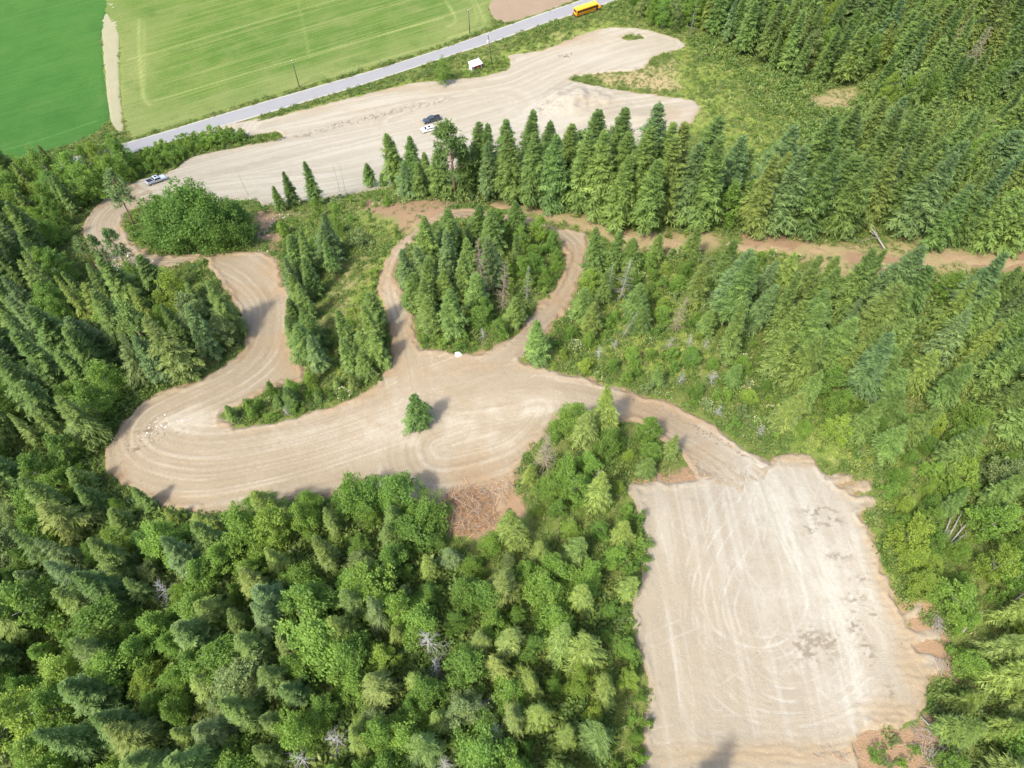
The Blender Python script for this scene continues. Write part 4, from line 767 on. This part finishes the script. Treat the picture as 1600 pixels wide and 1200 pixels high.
def scatter_nodes(name, pts_, sc, meshes, label):
    src = bpy.data.collections.new(name + '_source')
    for i, me in enumerate(meshes): src.objects.link(bpy.data.objects.new(name + '_piece', me))
    me = bpy.data.meshes.new(name); me.vertices.add(len(pts_)); me.vertices.foreach_set('co', np.asarray(pts_, np.float32).ravel())
    a = me.attributes.new('sc', 'FLOAT', 'POINT'); a.data.foreach_set('value', np.asarray(sc, np.float32))
    o = link(bpy.data.objects.new(name, me)); tag(o, label, None, None, 'stuff')
    ng = bpy.data.node_groups.new(name, 'GeometryNodeTree'); ng.interface.new_socket('Geometry', in_out='INPUT', socket_type='NodeSocketGeometry'); ng.interface.new_socket('Geometry', in_out='OUTPUT', socket_type='NodeSocketGeometry')
    N_ = ng.nodes.new; gi = N_('NodeGroupInput'); go = N_('NodeGroupOutput'); ci = N_('GeometryNodeCollectionInfo'); ci.inputs[0].default_value = src; ci.inputs[1].default_value = True; ci.inputs[2].default_value = True
    ip = N_('GeometryNodeInstanceOnPoints'); na = N_('GeometryNodeInputNamedAttribute'); na.data_type = 'FLOAT'; na.inputs[0].default_value = 'sc'
    rv = N_('FunctionNodeRandomValue'); rv.data_type = 'FLOAT_VECTOR'; rv.inputs[0].default_value = (-.12, -.12, 0); rv.inputs[1].default_value = (.12, .12, 6.28)
    L_ = ng.links.new; L_(gi.outputs[0], ip.inputs['Points']); L_(ci.outputs[0], ip.inputs['Instance']); ip.inputs['Pick Instance'].default_value = True
    L_(rv.outputs[0], ip.inputs['Rotation']); L_(na.outputs[0], ip.inputs['Scale']); L_(ip.outputs[0], go.inputs[0])
    md = o.modifiers.new(name, 'NODES'); md.node_group = ng; return o
g = np.random.default_rng(77)
def candidates(n):
    x = g.uniform(-205, 205, n); y = g.uniform(-12, 292, n); z = zt(x, y); p = R(PITCH)
    zc = y * math.cos(p) - (z - CAM_H) * math.sin(p); u = 800 + FPX * x / zc; v = 600 - FPX * (y * math.sin(p) + (z - CAM_H) * math.cos(p)) / zc
    k = (u > -60) & (u < 1660) & (v > -60) & (v < 1260); return x[k], y[k], z[k], u[k], v[k]
x, y, z, u, v = candidates(150000)
dr = bil(dry[1:-1, 1:-1], x, y, ax[1], ay[1], .9) if False else np.zeros(len(x))
gi0 = int(np.searchsorted(ax, -215)); gj0 = int(np.searchsorted(ay, -25)); nx = int(round(430 / .9)); ny = int(round(325 / .9))
DRYG = dry[gi0:gi0 + nx, gj0:gj0 + ny]; SOILG = soil[gi0:gi0 + nx, gj0:gj0 + ny]
dr = bil(DRYG, x, y, -215, -25, .9); so = bil(SOILG, x, y, -215, -25, .9)
od = open_d(x, y); td = track_d(x, y); pn = fbm(x * .12, y * .12, 3)
k = (od < -.5 + 1.1 * (fbm(x * .4, y * .4, 2) - .35)) & (td < -.3) & (g.random(len(x)) < np.clip(.85 - dr * 1.2 - so * .9 + (pn - .5) * 1.6, .02, 1))
far = y > 150
k &= ~(far & (g.random(len(x)) < .25))
MU = [clump(i, 46, .75, .7, .34, .3, M_UNDER) for i in range(4)]
scatter_nodes('undergrowth', np.c_[x[k], y[k], z[k] - .02], g.uniform(.55, 1.35, k.sum()) * (.7 + .6 * pn[k]) * (1 + .9 * sstep(0, 3, np.maximum.reduce([sdf(W(q), x[k], y[k]) for q in WOODS]))), MU, 'low leafy undergrowth covering the hillside between the trees')
x, y, z, u, v = candidates(160000); dr = bil(DRYG, x, y, -215, -25, .9); so = bil(SOILG, x, y, -215, -25, .9)
k = (open_d(x, y) < -.15 + 1.2 * (fbm(x * .5, y * .5, 2) - .4)) & (g.random(len(x)) < np.clip(.75 - so * .6, .1, 1)) & (track_d(x, y) < .3)
x2, y2, z2, u2, v2 = candidates(260000); inm = np.maximum.reduce([sdf(q, x2, y2) for q in MEAD]) + (fbm(x2 * .3, y2 * .3, 2) - .5) * 5
k2 = (inm > 0) & (open_d(x2, y2) < -.2) & (bil(DRYG, x2, y2, -215, -25, .9) < .5) & (bil(SOILG, x2, y2, -215, -25, .9) < .4)
M_MEAD = NT('meadow_leaves'); _oi = M_MEAD.n('ShaderNodeObjectInfo'); M_MEAD.princ(M_MEAD.ramp(_oi.outputs['Random'], [(0, (.17, .245, .042)), (.35, (.22, .29, .048)), (.7, (.265, .315, .06)), (.93, (.29, .31, .09)), (1, (.35, .34, .16))]), .7, .2)
scatter_nodes('meadow_herbs', np.c_[x2[k2], y2[k2], z2[k2] - .02], g.uniform(.35, .8, k2.sum()), [clump(20 + i, 30, .7, .55, .3, .5, M_MEAD.m) for i in range(3)], 'bright yellow-green herbs of the open meadow patches')
def mat_tuft():
    t = NT('grass_blades'); oi = t.n('ShaderNodeObjectInfo')
    c = t.ramp(oi.outputs['Random'], [(0, (.09, .15, .035)), (.4, (.14, .19, .05)), (.7, (.19, .21, .07)), (1, (.31, .27, .13))]); t.princ(c, .8, .15); return t.m
MT = mat_tuft()
scatter_nodes('grass', np.c_[x[k], y[k], z[k] - .02], g.uniform(.6, 1.3, k.sum()), [tuft(40 + i, 22, .28, .55, MT) for i in range(3)], 'rough grass on the slopes and verges')
# ================================================================== vehicles, shed, poles, timber
import bmesh
def mesh_bm(name, bm, mat, parent=None, loc=(0, 0, 0), sm=False):
    me = bpy.data.meshes.new(name); bm.to_mesh(me); bm.free(); me.materials.append(mat)
    if sm: me.polygons.foreach_set('use_smooth', [True] * len(me.polygons))
    o = link(bpy.data.objects.new(name, me), parent); o.location = loc; return o
def loft(name, rings, mat, parent, bev=.04):
    """rings of (x0, x1, half width, z), lowest first"""
    bm = bmesh.new(); rs = []
    for x0, x1, hw, z in rings: rs.append([bm.verts.new(c) for c in ((x0, -hw, z), (x1, -hw, z), (x1, hw, z), (x0, hw, z))])
    bm.faces.new(rs[0][::-1]); bm.faces.new(rs[-1])
    for a, b in zip(rs, rs[1:]):
        for i in range(4): bm.faces.new((a[i], a[(i + 1) % 4], b[(i + 1) % 4], b[i]))
    if bev: bmesh.ops.bevel(bm, geom=[e for e in bm.edges if e.calc_length() > bev * 2.5], offset=bev, segments=2, affect='EDGES', clamp_overlap=True)
    return mesh_bm(name, bm, mat, parent)
def slab(name, x, y, z, sx, sy, sz, mat, parent, bev=.02): return loft(name, [(x - sx / 2, x + sx / 2, sy / 2, -sz / 2), (x - sx / 2, x + sx / 2, sy / 2, sz / 2)], mat, parent, bev) if False else _slab(name, x, y, z, sx, sy, sz, mat, parent, bev)
def _slab(name, x, y, z, sx, sy, sz, mat, parent, bev):
    bm = bmesh.new(); bmesh.ops.create_cube(bm, size=1); bmesh.ops.scale(bm, vec=(sx, sy, sz), verts=bm.verts)
    if bev: bmesh.ops.bevel(bm, geom=bm.edges[:], offset=min(bev, min(sx, sy, sz) * .3), segments=2, affect='EDGES', clamp_overlap=True)
    return mesh_bm(name, bm, mat, parent, (x, y, z))
def pane(name, pts_, mat, parent, th=.02):
    """a thin glazed panel: a quad given a thickness"""
    bm = bmesh.new(); vs = [bm.verts.new(p) for p in pts_]; f = bm.faces.new(vs); n = f.normal if f.normal.length else None; f.normal_update()
    r = bmesh.ops.extrude_face_region(bm, geom=[f]); bmesh.ops.translate(bm, verts=[v for v in r['geom'] if isinstance(v, bmesh.types.BMVert)], vec=f.normal * th)
    bmesh.ops.recalc_face_normals(bm, faces=bm.faces[:]); return mesh_bm(name, bm, mat, parent)
def disc(name, r, wd, mat, parent, loc, seg=18, bev=.03):
    bm = bmesh.new(); bmesh.ops.create_cone(bm, cap_ends=True, segments=seg, radius1=r, radius2=r, depth=wd); bmesh.ops.rotate(bm, verts=bm.verts, matrix=Matrix.Rotation(math.pi / 2, 3, 'X'))
    bmesh.ops.bevel(bm, geom=[e for e in bm.edges if len(e.link_faces) == 2 and abs(e.calc_face_angle(0)) > 1], offset=bev, segments=2, affect='EDGES'); return mesh_bm(name, bm, mat, parent, loc)
GLASS = plain('car_glass', (.012, .014, .018), .08, .6, vary=0); TYRE = plain('tyre_rubber', (.02, .02, .02), .85, .2); RIM = plain('alloy_rim', (.45, .45, .46), .35, .5, .8)
CHROME = plain('bumper_metal', (.5, .5, .5), .3, .5, .8); LAMP = plain('lamp_glass', (.75, .75, .72), .15, .6); RED = plain('tail_red', (.35, .015, .012), .25, .5); BLACK = plain('black_trim', (.02, .02, .022), .6, .3)
def wheel(parent, x, y, r=.37, wd=.24):
    w_ = disc('wheel', r, wd, TYRE, parent, (x, y, r)); s = 1 if y > 0 else -1
    disc('rim', r * .62, .05, RIM, w_, (0, s * wd * .5, 0), 14, .012); return w_
def place(root, px, py, px2, py2, dz=.12):
    a = at(px, py); b = at(px2, py2); d = b - a; root.location = (a[0], a[1], float(zt(*a)) + dz)
    L = float(np.hypot(*d)); root.rotation_euler = (0, -math.atan2(float(zt(*b) - zt(*a)), L), math.atan2(d[1], d[0]))
def empty(name): o = link(bpy.data.objects.new(name, None)); o.empty_display_size = .5; return o
def glaze(parent, rings, ia, ib, side=True, split=None, ins=.06):
    """windows on the sloping faces between two rings (x0, x1, hw, z)"""
    x0, x1, hw, z0 = rings[ia]; X0, X1, HW, z1 = rings[ib]; e = .012
    f = lambda a, b, t: a + (b - a) * t
    lo, hi = .16, .86
    pane('windshield', [(f(x1, X1, lo) + e, -f(hw, HW, lo) + .1, f(z0, z1, lo)), (f(x1, X1, lo) + e, f(hw, HW, lo) - .1, f(z0, z1, lo)), (f(x1, X1, hi) + e, f(hw, HW, hi) - .1, f(z0, z1, hi)), (f(x1, X1, hi) + e, -f(hw, HW, hi) + .1, f(z0, z1, hi))], GLASS, parent)
    pane('rear_window', [(f(x0, X0, lo) - e, f(hw, HW, lo) - .1, f(z0, z1, lo)), (f(x0, X0, lo) - e, -f(hw, HW, lo) + .1, f(z0, z1, lo)), (f(x0, X0, hi) - e, -f(hw, HW, hi) + .1, f(z0, z1, hi)), (f(x0, X0, hi) - e, f(hw, HW, hi) - .1, f(z0, z1, hi))], GLASS, parent)
    n = split or 2
    for s in (-1, 1):
        for k in range(n):
            a0 = .05 + .9 * k / n + .012; a1 = .05 + .9 * (k + 1) / n - .012
            P_ = lambda u, t: (f(f(x0, x1, u), f(X0, X1, u), t), s * (f(hw, HW, t) + e), f(z0, z1, t)); q = [P_(a0, lo), P_(a1, lo), P_(a1, hi), P_(a0, hi)]
            pane('side_window', q if s < 0 else q[::-1], GLASS, parent)
def pickup(px, py, px2, py2, paint, label, top=None):
    t = empty('pickup_truck'); tag(t, label, 'pickup truck')
    loft('body', [(-2.85, 2.82, .90, .48), (-2.88, 2.88, .97, .70), (-2.86, 2.85, .97, .98), (-2.82, 2.70, .93, 1.10)], paint, t, .05)
    loft('hood', [(1.05, 2.74, .90, 1.08), (1.12, 2.60, .82, 1.18)], paint, t, .04)
    cab = [(-.95, 1.35, .90, 1.08), (-.72, .62, .74, 1.78)]
    loft('cab', cab + [(-.62, .50, .68, 1.83)], paint, t, .04); glaze(t, cab, 0, 1)
    slab('bed_floor', -1.9, 0, 1.115, 1.72, 1.52, .02, BLACK, t, 0)
    for s in (-1, 1): slab('bed_rail', -1.9, s * .86, 1.20, 1.86, .13, .22, paint, t, .03); slab('headlight', 2.84, s * .72, .86, .07, .36, .18, LAMP, t); slab('tail_light', -2.87, s * .86, .92, .05, .14, .34, RED, t); slab('side_mirror', .98, s * 1.04, 1.22, .12, .2, .16, paint, t)
    slab('tailgate', -2.80, 0, 1.15, .09, 1.62, .32, paint, t, .02); slab('bed_wall', -1.02, 0, 1.20, .08, 1.60, .22, paint, t)
    slab('front_bumper', 2.93, 0, .60, .14, 1.84, .22, CHROME, t, .04); slab('rear_bumper', -2.95, 0, .58, .16, 1.8, .2, CHROME, t, .04); slab('grille', 2.875, 0, .86, .05, 1.0, .24, BLACK, t)
    if top: slab('sunroof', -.05, 0, 1.835, .62, .8, .03, top, t, .01)
    for x in (-1.75, 1.85):
        for y in (-.86, .86): wheel(t, x, y, .40, .27)
    place(t, px, py, px2, py2); return t
SILVER = plain('silver_paint', (.44, .48, .53), .3, .5, .35, vary=.03); DARKP = plain('dark_slate_paint', (.055, .072, .085), .25, .6, .3, vary=.05); WHITEP = plain('white_paint', (.80, .80, .80), .3, .5, vary=.02)
pickup(245, 285, 262, 279, SILVER, 'silver-blue pickup truck with dark glass roof panel parked by the hedge', GLASS)
pickup(675, 190, 660, 194, DARKP, 'dark slate pickup truck parked on the pale lot beside a white car')
t = empty('parked_car'); tag(t, 'white hatchback car with dark sunroof parked beside the dark pickup', 'car')
loft('body', [(-2.15, 2.10, .84, .36), (-2.20, 2.20, .92, .58), (-2.16, 2.16, .92, .86), (-2.05, 1.98, .86, .98)], WHITEP, t, .06); loft('hood', [(.95, 2.02, .82, .96), (1.0, 1.85, .72, 1.04)], WHITEP, t, .04)
cab = [(-2.0, 1.25, .85, .96), (-1.55, .35, .66, 1.50)]; loft('roof', cab + [(-1.4, .2, .6, 1.55)], WHITEP, t, .05); glaze(t, cab, 0, 1); slab('sunroof', -.45, 0, 1.558, .95, .8, .03, GLASS, t, .01)
for s in (-1, 1): slab('headlight', 2.13, s * .66, .78, .1, .34, .16, LAMP, t); slab('tail_light', -2.17, s * .70, .84, .06, .26, .18, RED, t); slab('side_mirror', .82, s * .98, 1.06, .12, .18, .13, WHITEP, t)
slab('front_bumper', 2.2, 0, .48, .1, 1.6, .2, BLACK, t, .03); slab('rear_bumper', -2.2, 0, .46, .1, 1.6, .2, BLACK, t, .03); slab('grille', 2.205, 0, .66, .05, .8, .16, BLACK, t)
for x in (-1.3, 1.32):
    for y in (-.80, .80): wheel(t, x, y, .34, .22)
place(t, 669, 205, 654, 209)

# ---- school bus
YEL = plain('bus_yellow', (.66, .27, .01), .35, .45, vary=.04); YROOF = plain('bus_roof_yellow', (.86, .60, .03), .4, .4, vary=.04)
t = empty('school_bus'); tag(t, 'yellow school bus with a dark window band driving along the valley road', 'bus')
bm = bmesh.new(); sec = [(-1.2, .55), (-1.22, .9), (-1.22, 2.35), (-1.12, 2.72)]; sec = sec + [(-y, z) for y, z in sec[::-1]]
r0 = [bm.verts.new((-5.4, y, z)) for y, z in sec]; r1 = [bm.verts.new((3.9, y, z)) for y, z in sec]
bm.faces.new(r0); bm.faces.new(r1[::-1])
for i in range(len(sec)): bm.faces.new((r0[i], r1[i], r1[(i + 1) % len(sec)], r0[(i + 1) % len(sec)]))
bmesh.ops.recalc_face_normals(bm, faces=bm.faces[:]); bmesh.ops.bevel(bm, geom=[e for e in bm.edges if e.calc_length() < 2.6], offset=.08, segments=2, affect='EDGES', clamp_overlap=True); mesh_bm('body', bm, YEL, t)
loft('roof', [(-5.4, 3.9, 1.14, 2.70), (-5.36, 3.84, .98, 2.92), (-5.25, 3.7, .62, 3.05)], YROOF, t, .06)
loft('hood', [(3.85, 5.35, 1.08, .60), (3.85, 5.40, 1.10, 1.20), (3.85, 5.25, .95, 1.62), (3.85, 5.0, .7, 1.74)], YEL, t, .08)
for s in (-1, 1):
    for k in range(11):
        x0 = -5.15 + k * .80; q = [(x0, s * 1.23, 1.66), (x0 + .70, s * 1.23, 1.66), (x0 + .70, s * 1.225, 2.44), (x0, s * 1.225, 2.44)]; pane('side_window', q if s < 0 else q[::-1], GLASS, t)
    for z in (.92, 1.28, 1.62): slab('rub_rail', -.75, s * 1.235, z, 9.2, .03, .06, BLACK, t, 0)
    slab('headlight', 5.36, s * .84, 1.02, .1, .3, .26, LAMP, t); slab('fender', 4.55, s * 1.1, 1.0, 1.25, .28, .34, YEL, t, .1); slab('tail_light', -5.42, s * .9, 1.3, .05, .24, .24, RED, t); slab('crossing_mirror', 5.3, s * 1.2, 1.75, .16, .12, .3, BLACK, t); slab('warning_light', 3.92, s * .8, 2.78, .06, .24, .16, RED, t, .01)
q = [(3.93, -1.05, 1.78), (3.93, 1.05, 1.78), (3.93, 1.0, 2.6), (3.93, -1.0, 2.6)]; pane('windshield', q, GLASS, t); pane('rear_window', [(-5.43, .9, 1.7), (-5.43, -.9, 1.7), (-5.43, -.85, 2.5), (-5.43, .85, 2.5)], GLASS, t)
pane('entry_door', [(3.15, -1.235, .6), (3.85, -1.235, .6), (3.85, -1.235, 2.35), (3.15, -1.235, 2.35)], GLASS, t); slab('front_bumper', 5.48, 0, .55, .16, 2.3, .28, BLACK, t, .04); slab('rear_bumper', -5.5, 0, .55, .16, 2.4, .26, BLACK, t, .04); slab('grille', 5.41, 0, 1.05, .05, 1.1, .5, BLACK, t)
for x in (-2.9, 4.55):
    for y in (-1.05, 1.05): wheel(t, x, y, .50, .3)
place(t, 917, 20, 938, 13, .22)

# ---- little red shed
t = empty('roadside_shed'); tag(t, 'tiny red-fronted shed with white metal roof on the grassy verge', 'shed'); REDW = plain('red_boards', (.42, .05, .07), .8, .2, vary=.2); WHB = plain('white_boards', (.72, .72, .70), .7, .2); TIN = plain('white_tin_roof', (.78, .80, .82), .4, .4, vary=.05)
slab('floor', 0, 0, .06, 3.9, 2.3, .12, WHB, t); slab('rear_wall', 0, 1.1, 1.25, 3.8, .1, 2.3, WHB, t)
for s in (-1, 1): slab('side_wall', s * 1.86, .2, 1.2, .1, 1.7, 2.2, WHB, t)
for k in range(9): slab('front_board', -.55 + k * .26, -.95, .95, .245, .06, 1.7, REDW, t, .01)
for x in (-1.8, -1.25, 1.86): slab('post', x, -1.02, 1.05, .12, .12, 2.1, WHB, t)
rf = slab('roof', 0, 0, 2.42, 4.3, 2.8, .06, TIN, t, .01); rf.rotation_euler = (R(9), 0, 0)
for k in range(9): slab('roof_rib', -2.0 + k * .5, 0, .05, .06, 2.8, .05, TIN, rf, .01)
slab('vent_pipe', 1.95, 1.2, 2.9, .14, .14, .7, WHB, t)
a = at(743, 108); t.location = (a[0], a[1], float(zt(*a))); t.rotation_euler = (0, 0, RANG + .02)

# ---- utility poles
PW = plain('pole_wood', (.075, .065, .055), .9, .1, vary=.25)
def pole(px, py, tip, label, can=False, lean=(0, 0), r=.16):
    x, y, h = hfor(px, py, tip); t = empty('utility_pole'); tag(t, label, 'pole', 'poles along the valley road'); t.location = (x, y, float(zt(x, y))); t.rotation_euler = (lean[0], lean[1], 0)
    link(bpy.data.objects.new('shaft', tubes('shaft', [[((0, 0, -.8), r), ((0, 0, h * .5), r * .85), ((0, 0, h), r * .65)]], PW, 8)), t)
    slab('crossarm', 0, 0, h - .5, .12, 1.5, .12, PW, t).rotation_euler = (0, 0, RANG)
    for s in (-.6, 0, .6): link(bpy.data.objects.new('insulator', tubes('insulator', [[((0, 0, 0), .05), ((0, 0, .2), .07), ((0, 0, .26), .03)]], LAMP, 8)), t).location = (-math.sin(RANG) * s, math.cos(RANG) * s, h - .44 if s else h)
    if can: link(bpy.data.objects.new('transformer', tubes('transformer', [[((0, 0, -.5), .26), ((0, 0, .45), .26), ((0, 0, .52), .12)]], WHB, 10)), t).location = (-.42, -.1, h - 2.4)
pole(468, 136, 95, 'thin utility pole at the near edge of the hay field'); pole(734, 52, 16, 'utility pole beyond the road at the field corner'); pole(769, 101, 54, 'dark leaning utility pole beside the little red shed', True, (0, -.10))
t = empty('sign_post'); tag(t, 'dark roadside post at the tail of the school bus', 'post'); x, y, h = hfor(897, 37, 26); t.location = (x, y, float(zt(x, y)))
link(bpy.data.objects.new('shaft', tubes('shaft', [[((0, 0, -.4), .11), ((0, 0, h), .09)]], PW, 8)), t); slab('sign_plate', 0, .12, h - .3, .5, .04, .5, CHROME, t).rotation_euler = (0, 0, RANG + 1.4)

# ---- rocks
ROCKM = plain('pale_rock', (.42, .39, .35), .9, .15, vary=.35, scale=1.5); DROCK = plain('dark_clod', (.17, .14, .11), .95, .1, vary=.4, scale=1.5); WROCK = plain('white_boulder_stone', (.52, .51, .49), .85, .15, vary=.15, scale=1.2)
def rock(seed, sub=1):
    g_ = random.Random(seed); bm = bmesh.new(); bmesh.ops.create_icosphere(bm, subdivisions=sub, radius=.5)
    for v in bm.verts: v.co *= g_.uniform(.72, 1.15); v.co.z *= .7
    return bm
o = mesh_bm('boulder', rock(5, 2), WROCK); x, y = at(716, 556); o.location = (x, y, float(zt(x, y)) + .45); o.scale = (1.5, 1.2, 1.3); tag(o, 'white boulder on bare earth at the foot of the loop island', 'boulder')
def rubble(name, spots, mat, label, seed):
    g_ = np.random.default_rng(seed); pts_ = []; sc = []
    for (x0, y0), (x1, y1), n, wd, s0, s1 in spots:
        a, b = at(x0, y0), at(x1, y1)
        for _ in range(n):
            q = a + (b - a) * g_.random() + g_.normal(0, wd, 2); pts_.append((q[0], q[1], float(zt(*q)) + .1)); sc.append(g_.uniform(s0, s1))
    ms = []
    for i in range(3): bm = rock(60 + i + seed); me = bpy.data.meshes.new('stone'); bm.to_mesh(me); bm.free(); me.materials.append(mat); ms.append(me)
    scatter_nodes(name, pts_, sc, ms, label)
rubble('rubble', [((165,410),(225,425),150,2.0,.3,.9),((220,675),(270,660),40,1.2,.15,.5),((840,165),(870,190),50,1.8,.2,.8),((400,390),(440,330),60,1.4,.2,.6),((255,320),(280,305),60,1.6,.2,.6)], ROCKM, 'scattered broken rock on the cleared ground', 1)
rubble('clods', [((520,198),(700,155),80,.8,.2,.6),((465,214),(540,192),30,.7,.2,.5),((200,700),(260,672),50,1.0,.15,.4),((1215,820),(1300,790),40,1.6,.06,.16),((1330,930),(1360,1030),40,1.0,.06,.16),((1260,1000),(1290,1020),30,1.0,.06,.16),((885,128),(905,134),16,.8,.3,.9),((880,90),(895,87),10,.6,.2,.6),((1100,1185),(1330,1170),60,1.4,.06,.2),((1380,880),(1440,1100),60,1.2,.08,.25),((610,560),(600,480),24,.8,.1,.3),((985,615),(1190,725),120,.7,.12,.4),((165,720),(230,780),60,.9,.12,.4)], DROCK, 'dark clods of earth on the cleared ground', 2)

# ---- felled timber
def stick_meshes(mat, n=5, seed=0):
    g_ = np.random.default_rng(seed); out = []
    for i in range(n):
        b = g_.normal(0, .06, (2, 2)); out.append(tubes('log', [[((-.5, 0, 0), .034), ((-.15, b[0, 0], b[0, 1]), .03), ((.2, b[1, 0], b[1, 1]), .025), ((.5, 0, 0), .016)]], mat, 5 if False else 6))
    return out
ST_CUT = stick_meshes(M_CUT, 3, 1) + stick_meshes(M_BROWN, 2, 2) + stick_meshes(M_PALE, 1, 9); ST_GREY = stick_meshes(M_GREY, 3, 3)
def pile(name, label, px, py, rx, ry, n, hgt, meshes, l0, l1, seed):
    g_ = np.random.default_rng(seed); c = at(px, py); e = at(px + rx, py); f = at(px, py - ry); ax_, by_ = abs(e[0] - c[0]), abs(f[1] - c[1]); t = empty(name); tag(t, label, 'log pile' if hgt > .6 else 'debris'); t.location = (c[0], c[1], float(zt(*c)))
    for i in range(n):
        r = math.sqrt(g_.random()); a = g_.uniform(0, 6.28); x, y = ax_ * r * math.cos(a), by_ * r * math.sin(a); L = g_.uniform(l0, l1); o = link(bpy.data.objects.new('log', meshes[g_.integers(len(meshes))]), t)
        dz = float(zt(c[0] + x, c[1] + y)) - t.location.z; o.location = (x, y, dz + .18 + hgt * (1 - r * r) * g_.uniform(.2, 1)); o.rotation_euler = (g_.normal(0, .1), g_.normal(0, .16 if hgt > .6 else .06), g_.uniform(0, 6.28)); k = g_.uniform(.35, 1.2) if hgt != .9 else g_.uniform(.5, 1.2); o.scale = (L, k, k)
    return t
def twigs(root, rx, ry, n, hgt, seed):
    g_ = np.random.default_rng(seed); sg = []
    for i in range(n):
        r = math.sqrt(g_.random()); a = g_.uniform(0, 6.28); x, y = rx * r * math.cos(a), ry * r * math.sin(a); p = np.array([x, y, float(zt(root.location.x + x, root.location.y + y)) - root.location.z + .12 + hgt * (1 - r * r) * g_.uniform(.1, .95)]); d = unit(np.array([*g_.normal(0, 1, 2), g_.normal(0, .3)])) * g_.uniform(.3, 1.3); k = g_.uniform(.012, .035); sg.append([(p, k), (p + d, k * .5)])
    tag(link(bpy.data.objects.new('twigs', tubes('twigs', sg, M_SLASH, 4)), root), kind='stuff')
lp = pile('log_pile', 'heap of orange-brown cut logs and branches below the dirt clearing', 730, 798, 50, 40, 285, 2.1, ST_CUT, .8, 4.0, 4)
twigs(lp, 5.0, 4.2, 1500, 1.9, 44)
pile('log_pile', 'smaller scatter of reddish branches joined to the right of the log heap', 782, 768, 26, 16, 70, .7, ST_CUT, .8, 2.6, 5)
pile('brush_debris', 'strip of brown branch debris along the back edge of the pad', 1030, 751, 48, 4, 34, .3, ST_CUT, .4, 1.3, 6)
pile('brush_debris', 'red-brown twig debris at the tip of the middle tree patch', 1090, 735, 16, 14, 34, .5, ST_CUT, .6, 1.8, 7)
pile('brush_debris', 'broken branches at the right rim of the pad', 1470, 1040, 22, 12, 40, .5, ST_CUT + ST_GREY, .8, 2.4, 8)
pile('brush_debris', 'brown branch litter on the bare bank below the pad', 1310, 1180, 40, 12, 36, .3, ST_CUT, .5, 1.5, 9)
pile('brush_debris', 'tangle of grey dead branches beside the fallen trunks at the lower right', 1455, 1165, 34, 34, 70, .9, ST_GREY, 1.0, 3.6, 10)
pile('brush_debris', 'knot of grey dead branches where dirt fingers meet the brush', 1462, 975, 12, 16, 40, .7, ST_GREY, .8, 2.4, 11)
def log(a, b, label, r=.12, za=1.0, zb=1.3, twigs=0, mat=M_GREY):
    A, Bq = at(*a), at(*b); A = np.array([A[0], A[1], float(zt(*A)) + za]); Bq = np.array([Bq[0], Bq[1], float(zt(*Bq)) + zb]); t = empty('fallen_tree'); tag(t, label, 'fallen tree', 'fallen grey trunks in the brush'); t.location = A; d = Bq - A; g_ = np.random.default_rng(int(a[0])); L = np.linalg.norm(d)
    m1 = d * .5
    sg = []
    for i in range(4 + twigs):
        f = g_.uniform(.3, .97); p = d * f; e = p + unit(d / L * .7 + g_.normal(0, .6, 3)) * L * g_.uniform(.1, .25 if twigs == 0 else .42); sg.append([(p, r * .3), (e, .012)])
    link(bpy.data.objects.new('trunk', tubes('trunk', [[((0, 0, 0), r), (m1, r * .8), (d, r * .3)]] + sg, mat, 6)), t)
LOGS = [((1470,840),(1482,803),'leftmost of four pale trunks fanning out right of the pad'),((1475,846),(1497,802),'second from left of four pale trunks fanning out right of the pad'),((1481,850),(1511,813),'third from left of four pale trunks fanning out right of the pad'),((1476,858),(1503,838),'lowest of four pale trunks fanning out right of the pad'),
 ((1414,842),(1393,815),'thin grey trunk lying at the right rim of the pad'),((1418,846),(1402,822),'second thin grey trunk beside the one at the pad rim'),((1567,882),(1584,866),'short white log near the right picture edge'),((1472,946),(1436,916),'grey fallen trunk pointing at the dirt fingers of the pad'),((1496,992),(1527,960),'pale fallen trunk right of the dirt fingers'),((1460,1150),(1428,1120),'pale trunk leaning out over the lower pad corner'),((1455,1134),(1488,1120),'white trunk lying across the grey branch tangle'),((1470,1200),(1500,1160),'bent white trunk at the bottom right of the pad'),
 ((1382,398),(1338,342),'fallen dead tree with bare branches lying above the tan track'),((212,540),(183,521),'white trunk slanting through the wood left of the hairpin'),((735,1200),(776,1164),'pale fallen trunk at the bottom of the lower forest'),((1580,940),(1612,915),'fallen trunk at the right picture edge above the corner wood'),((1165,1012),(1180,1008),None)]
for i, (a, b, l) in enumerate(LOGS):
    if l: log(a, b, l, .2 if i == 12 else .11, 1.0, 1.6 if i != 12 else 2.6, 26 if i == 12 else 0)
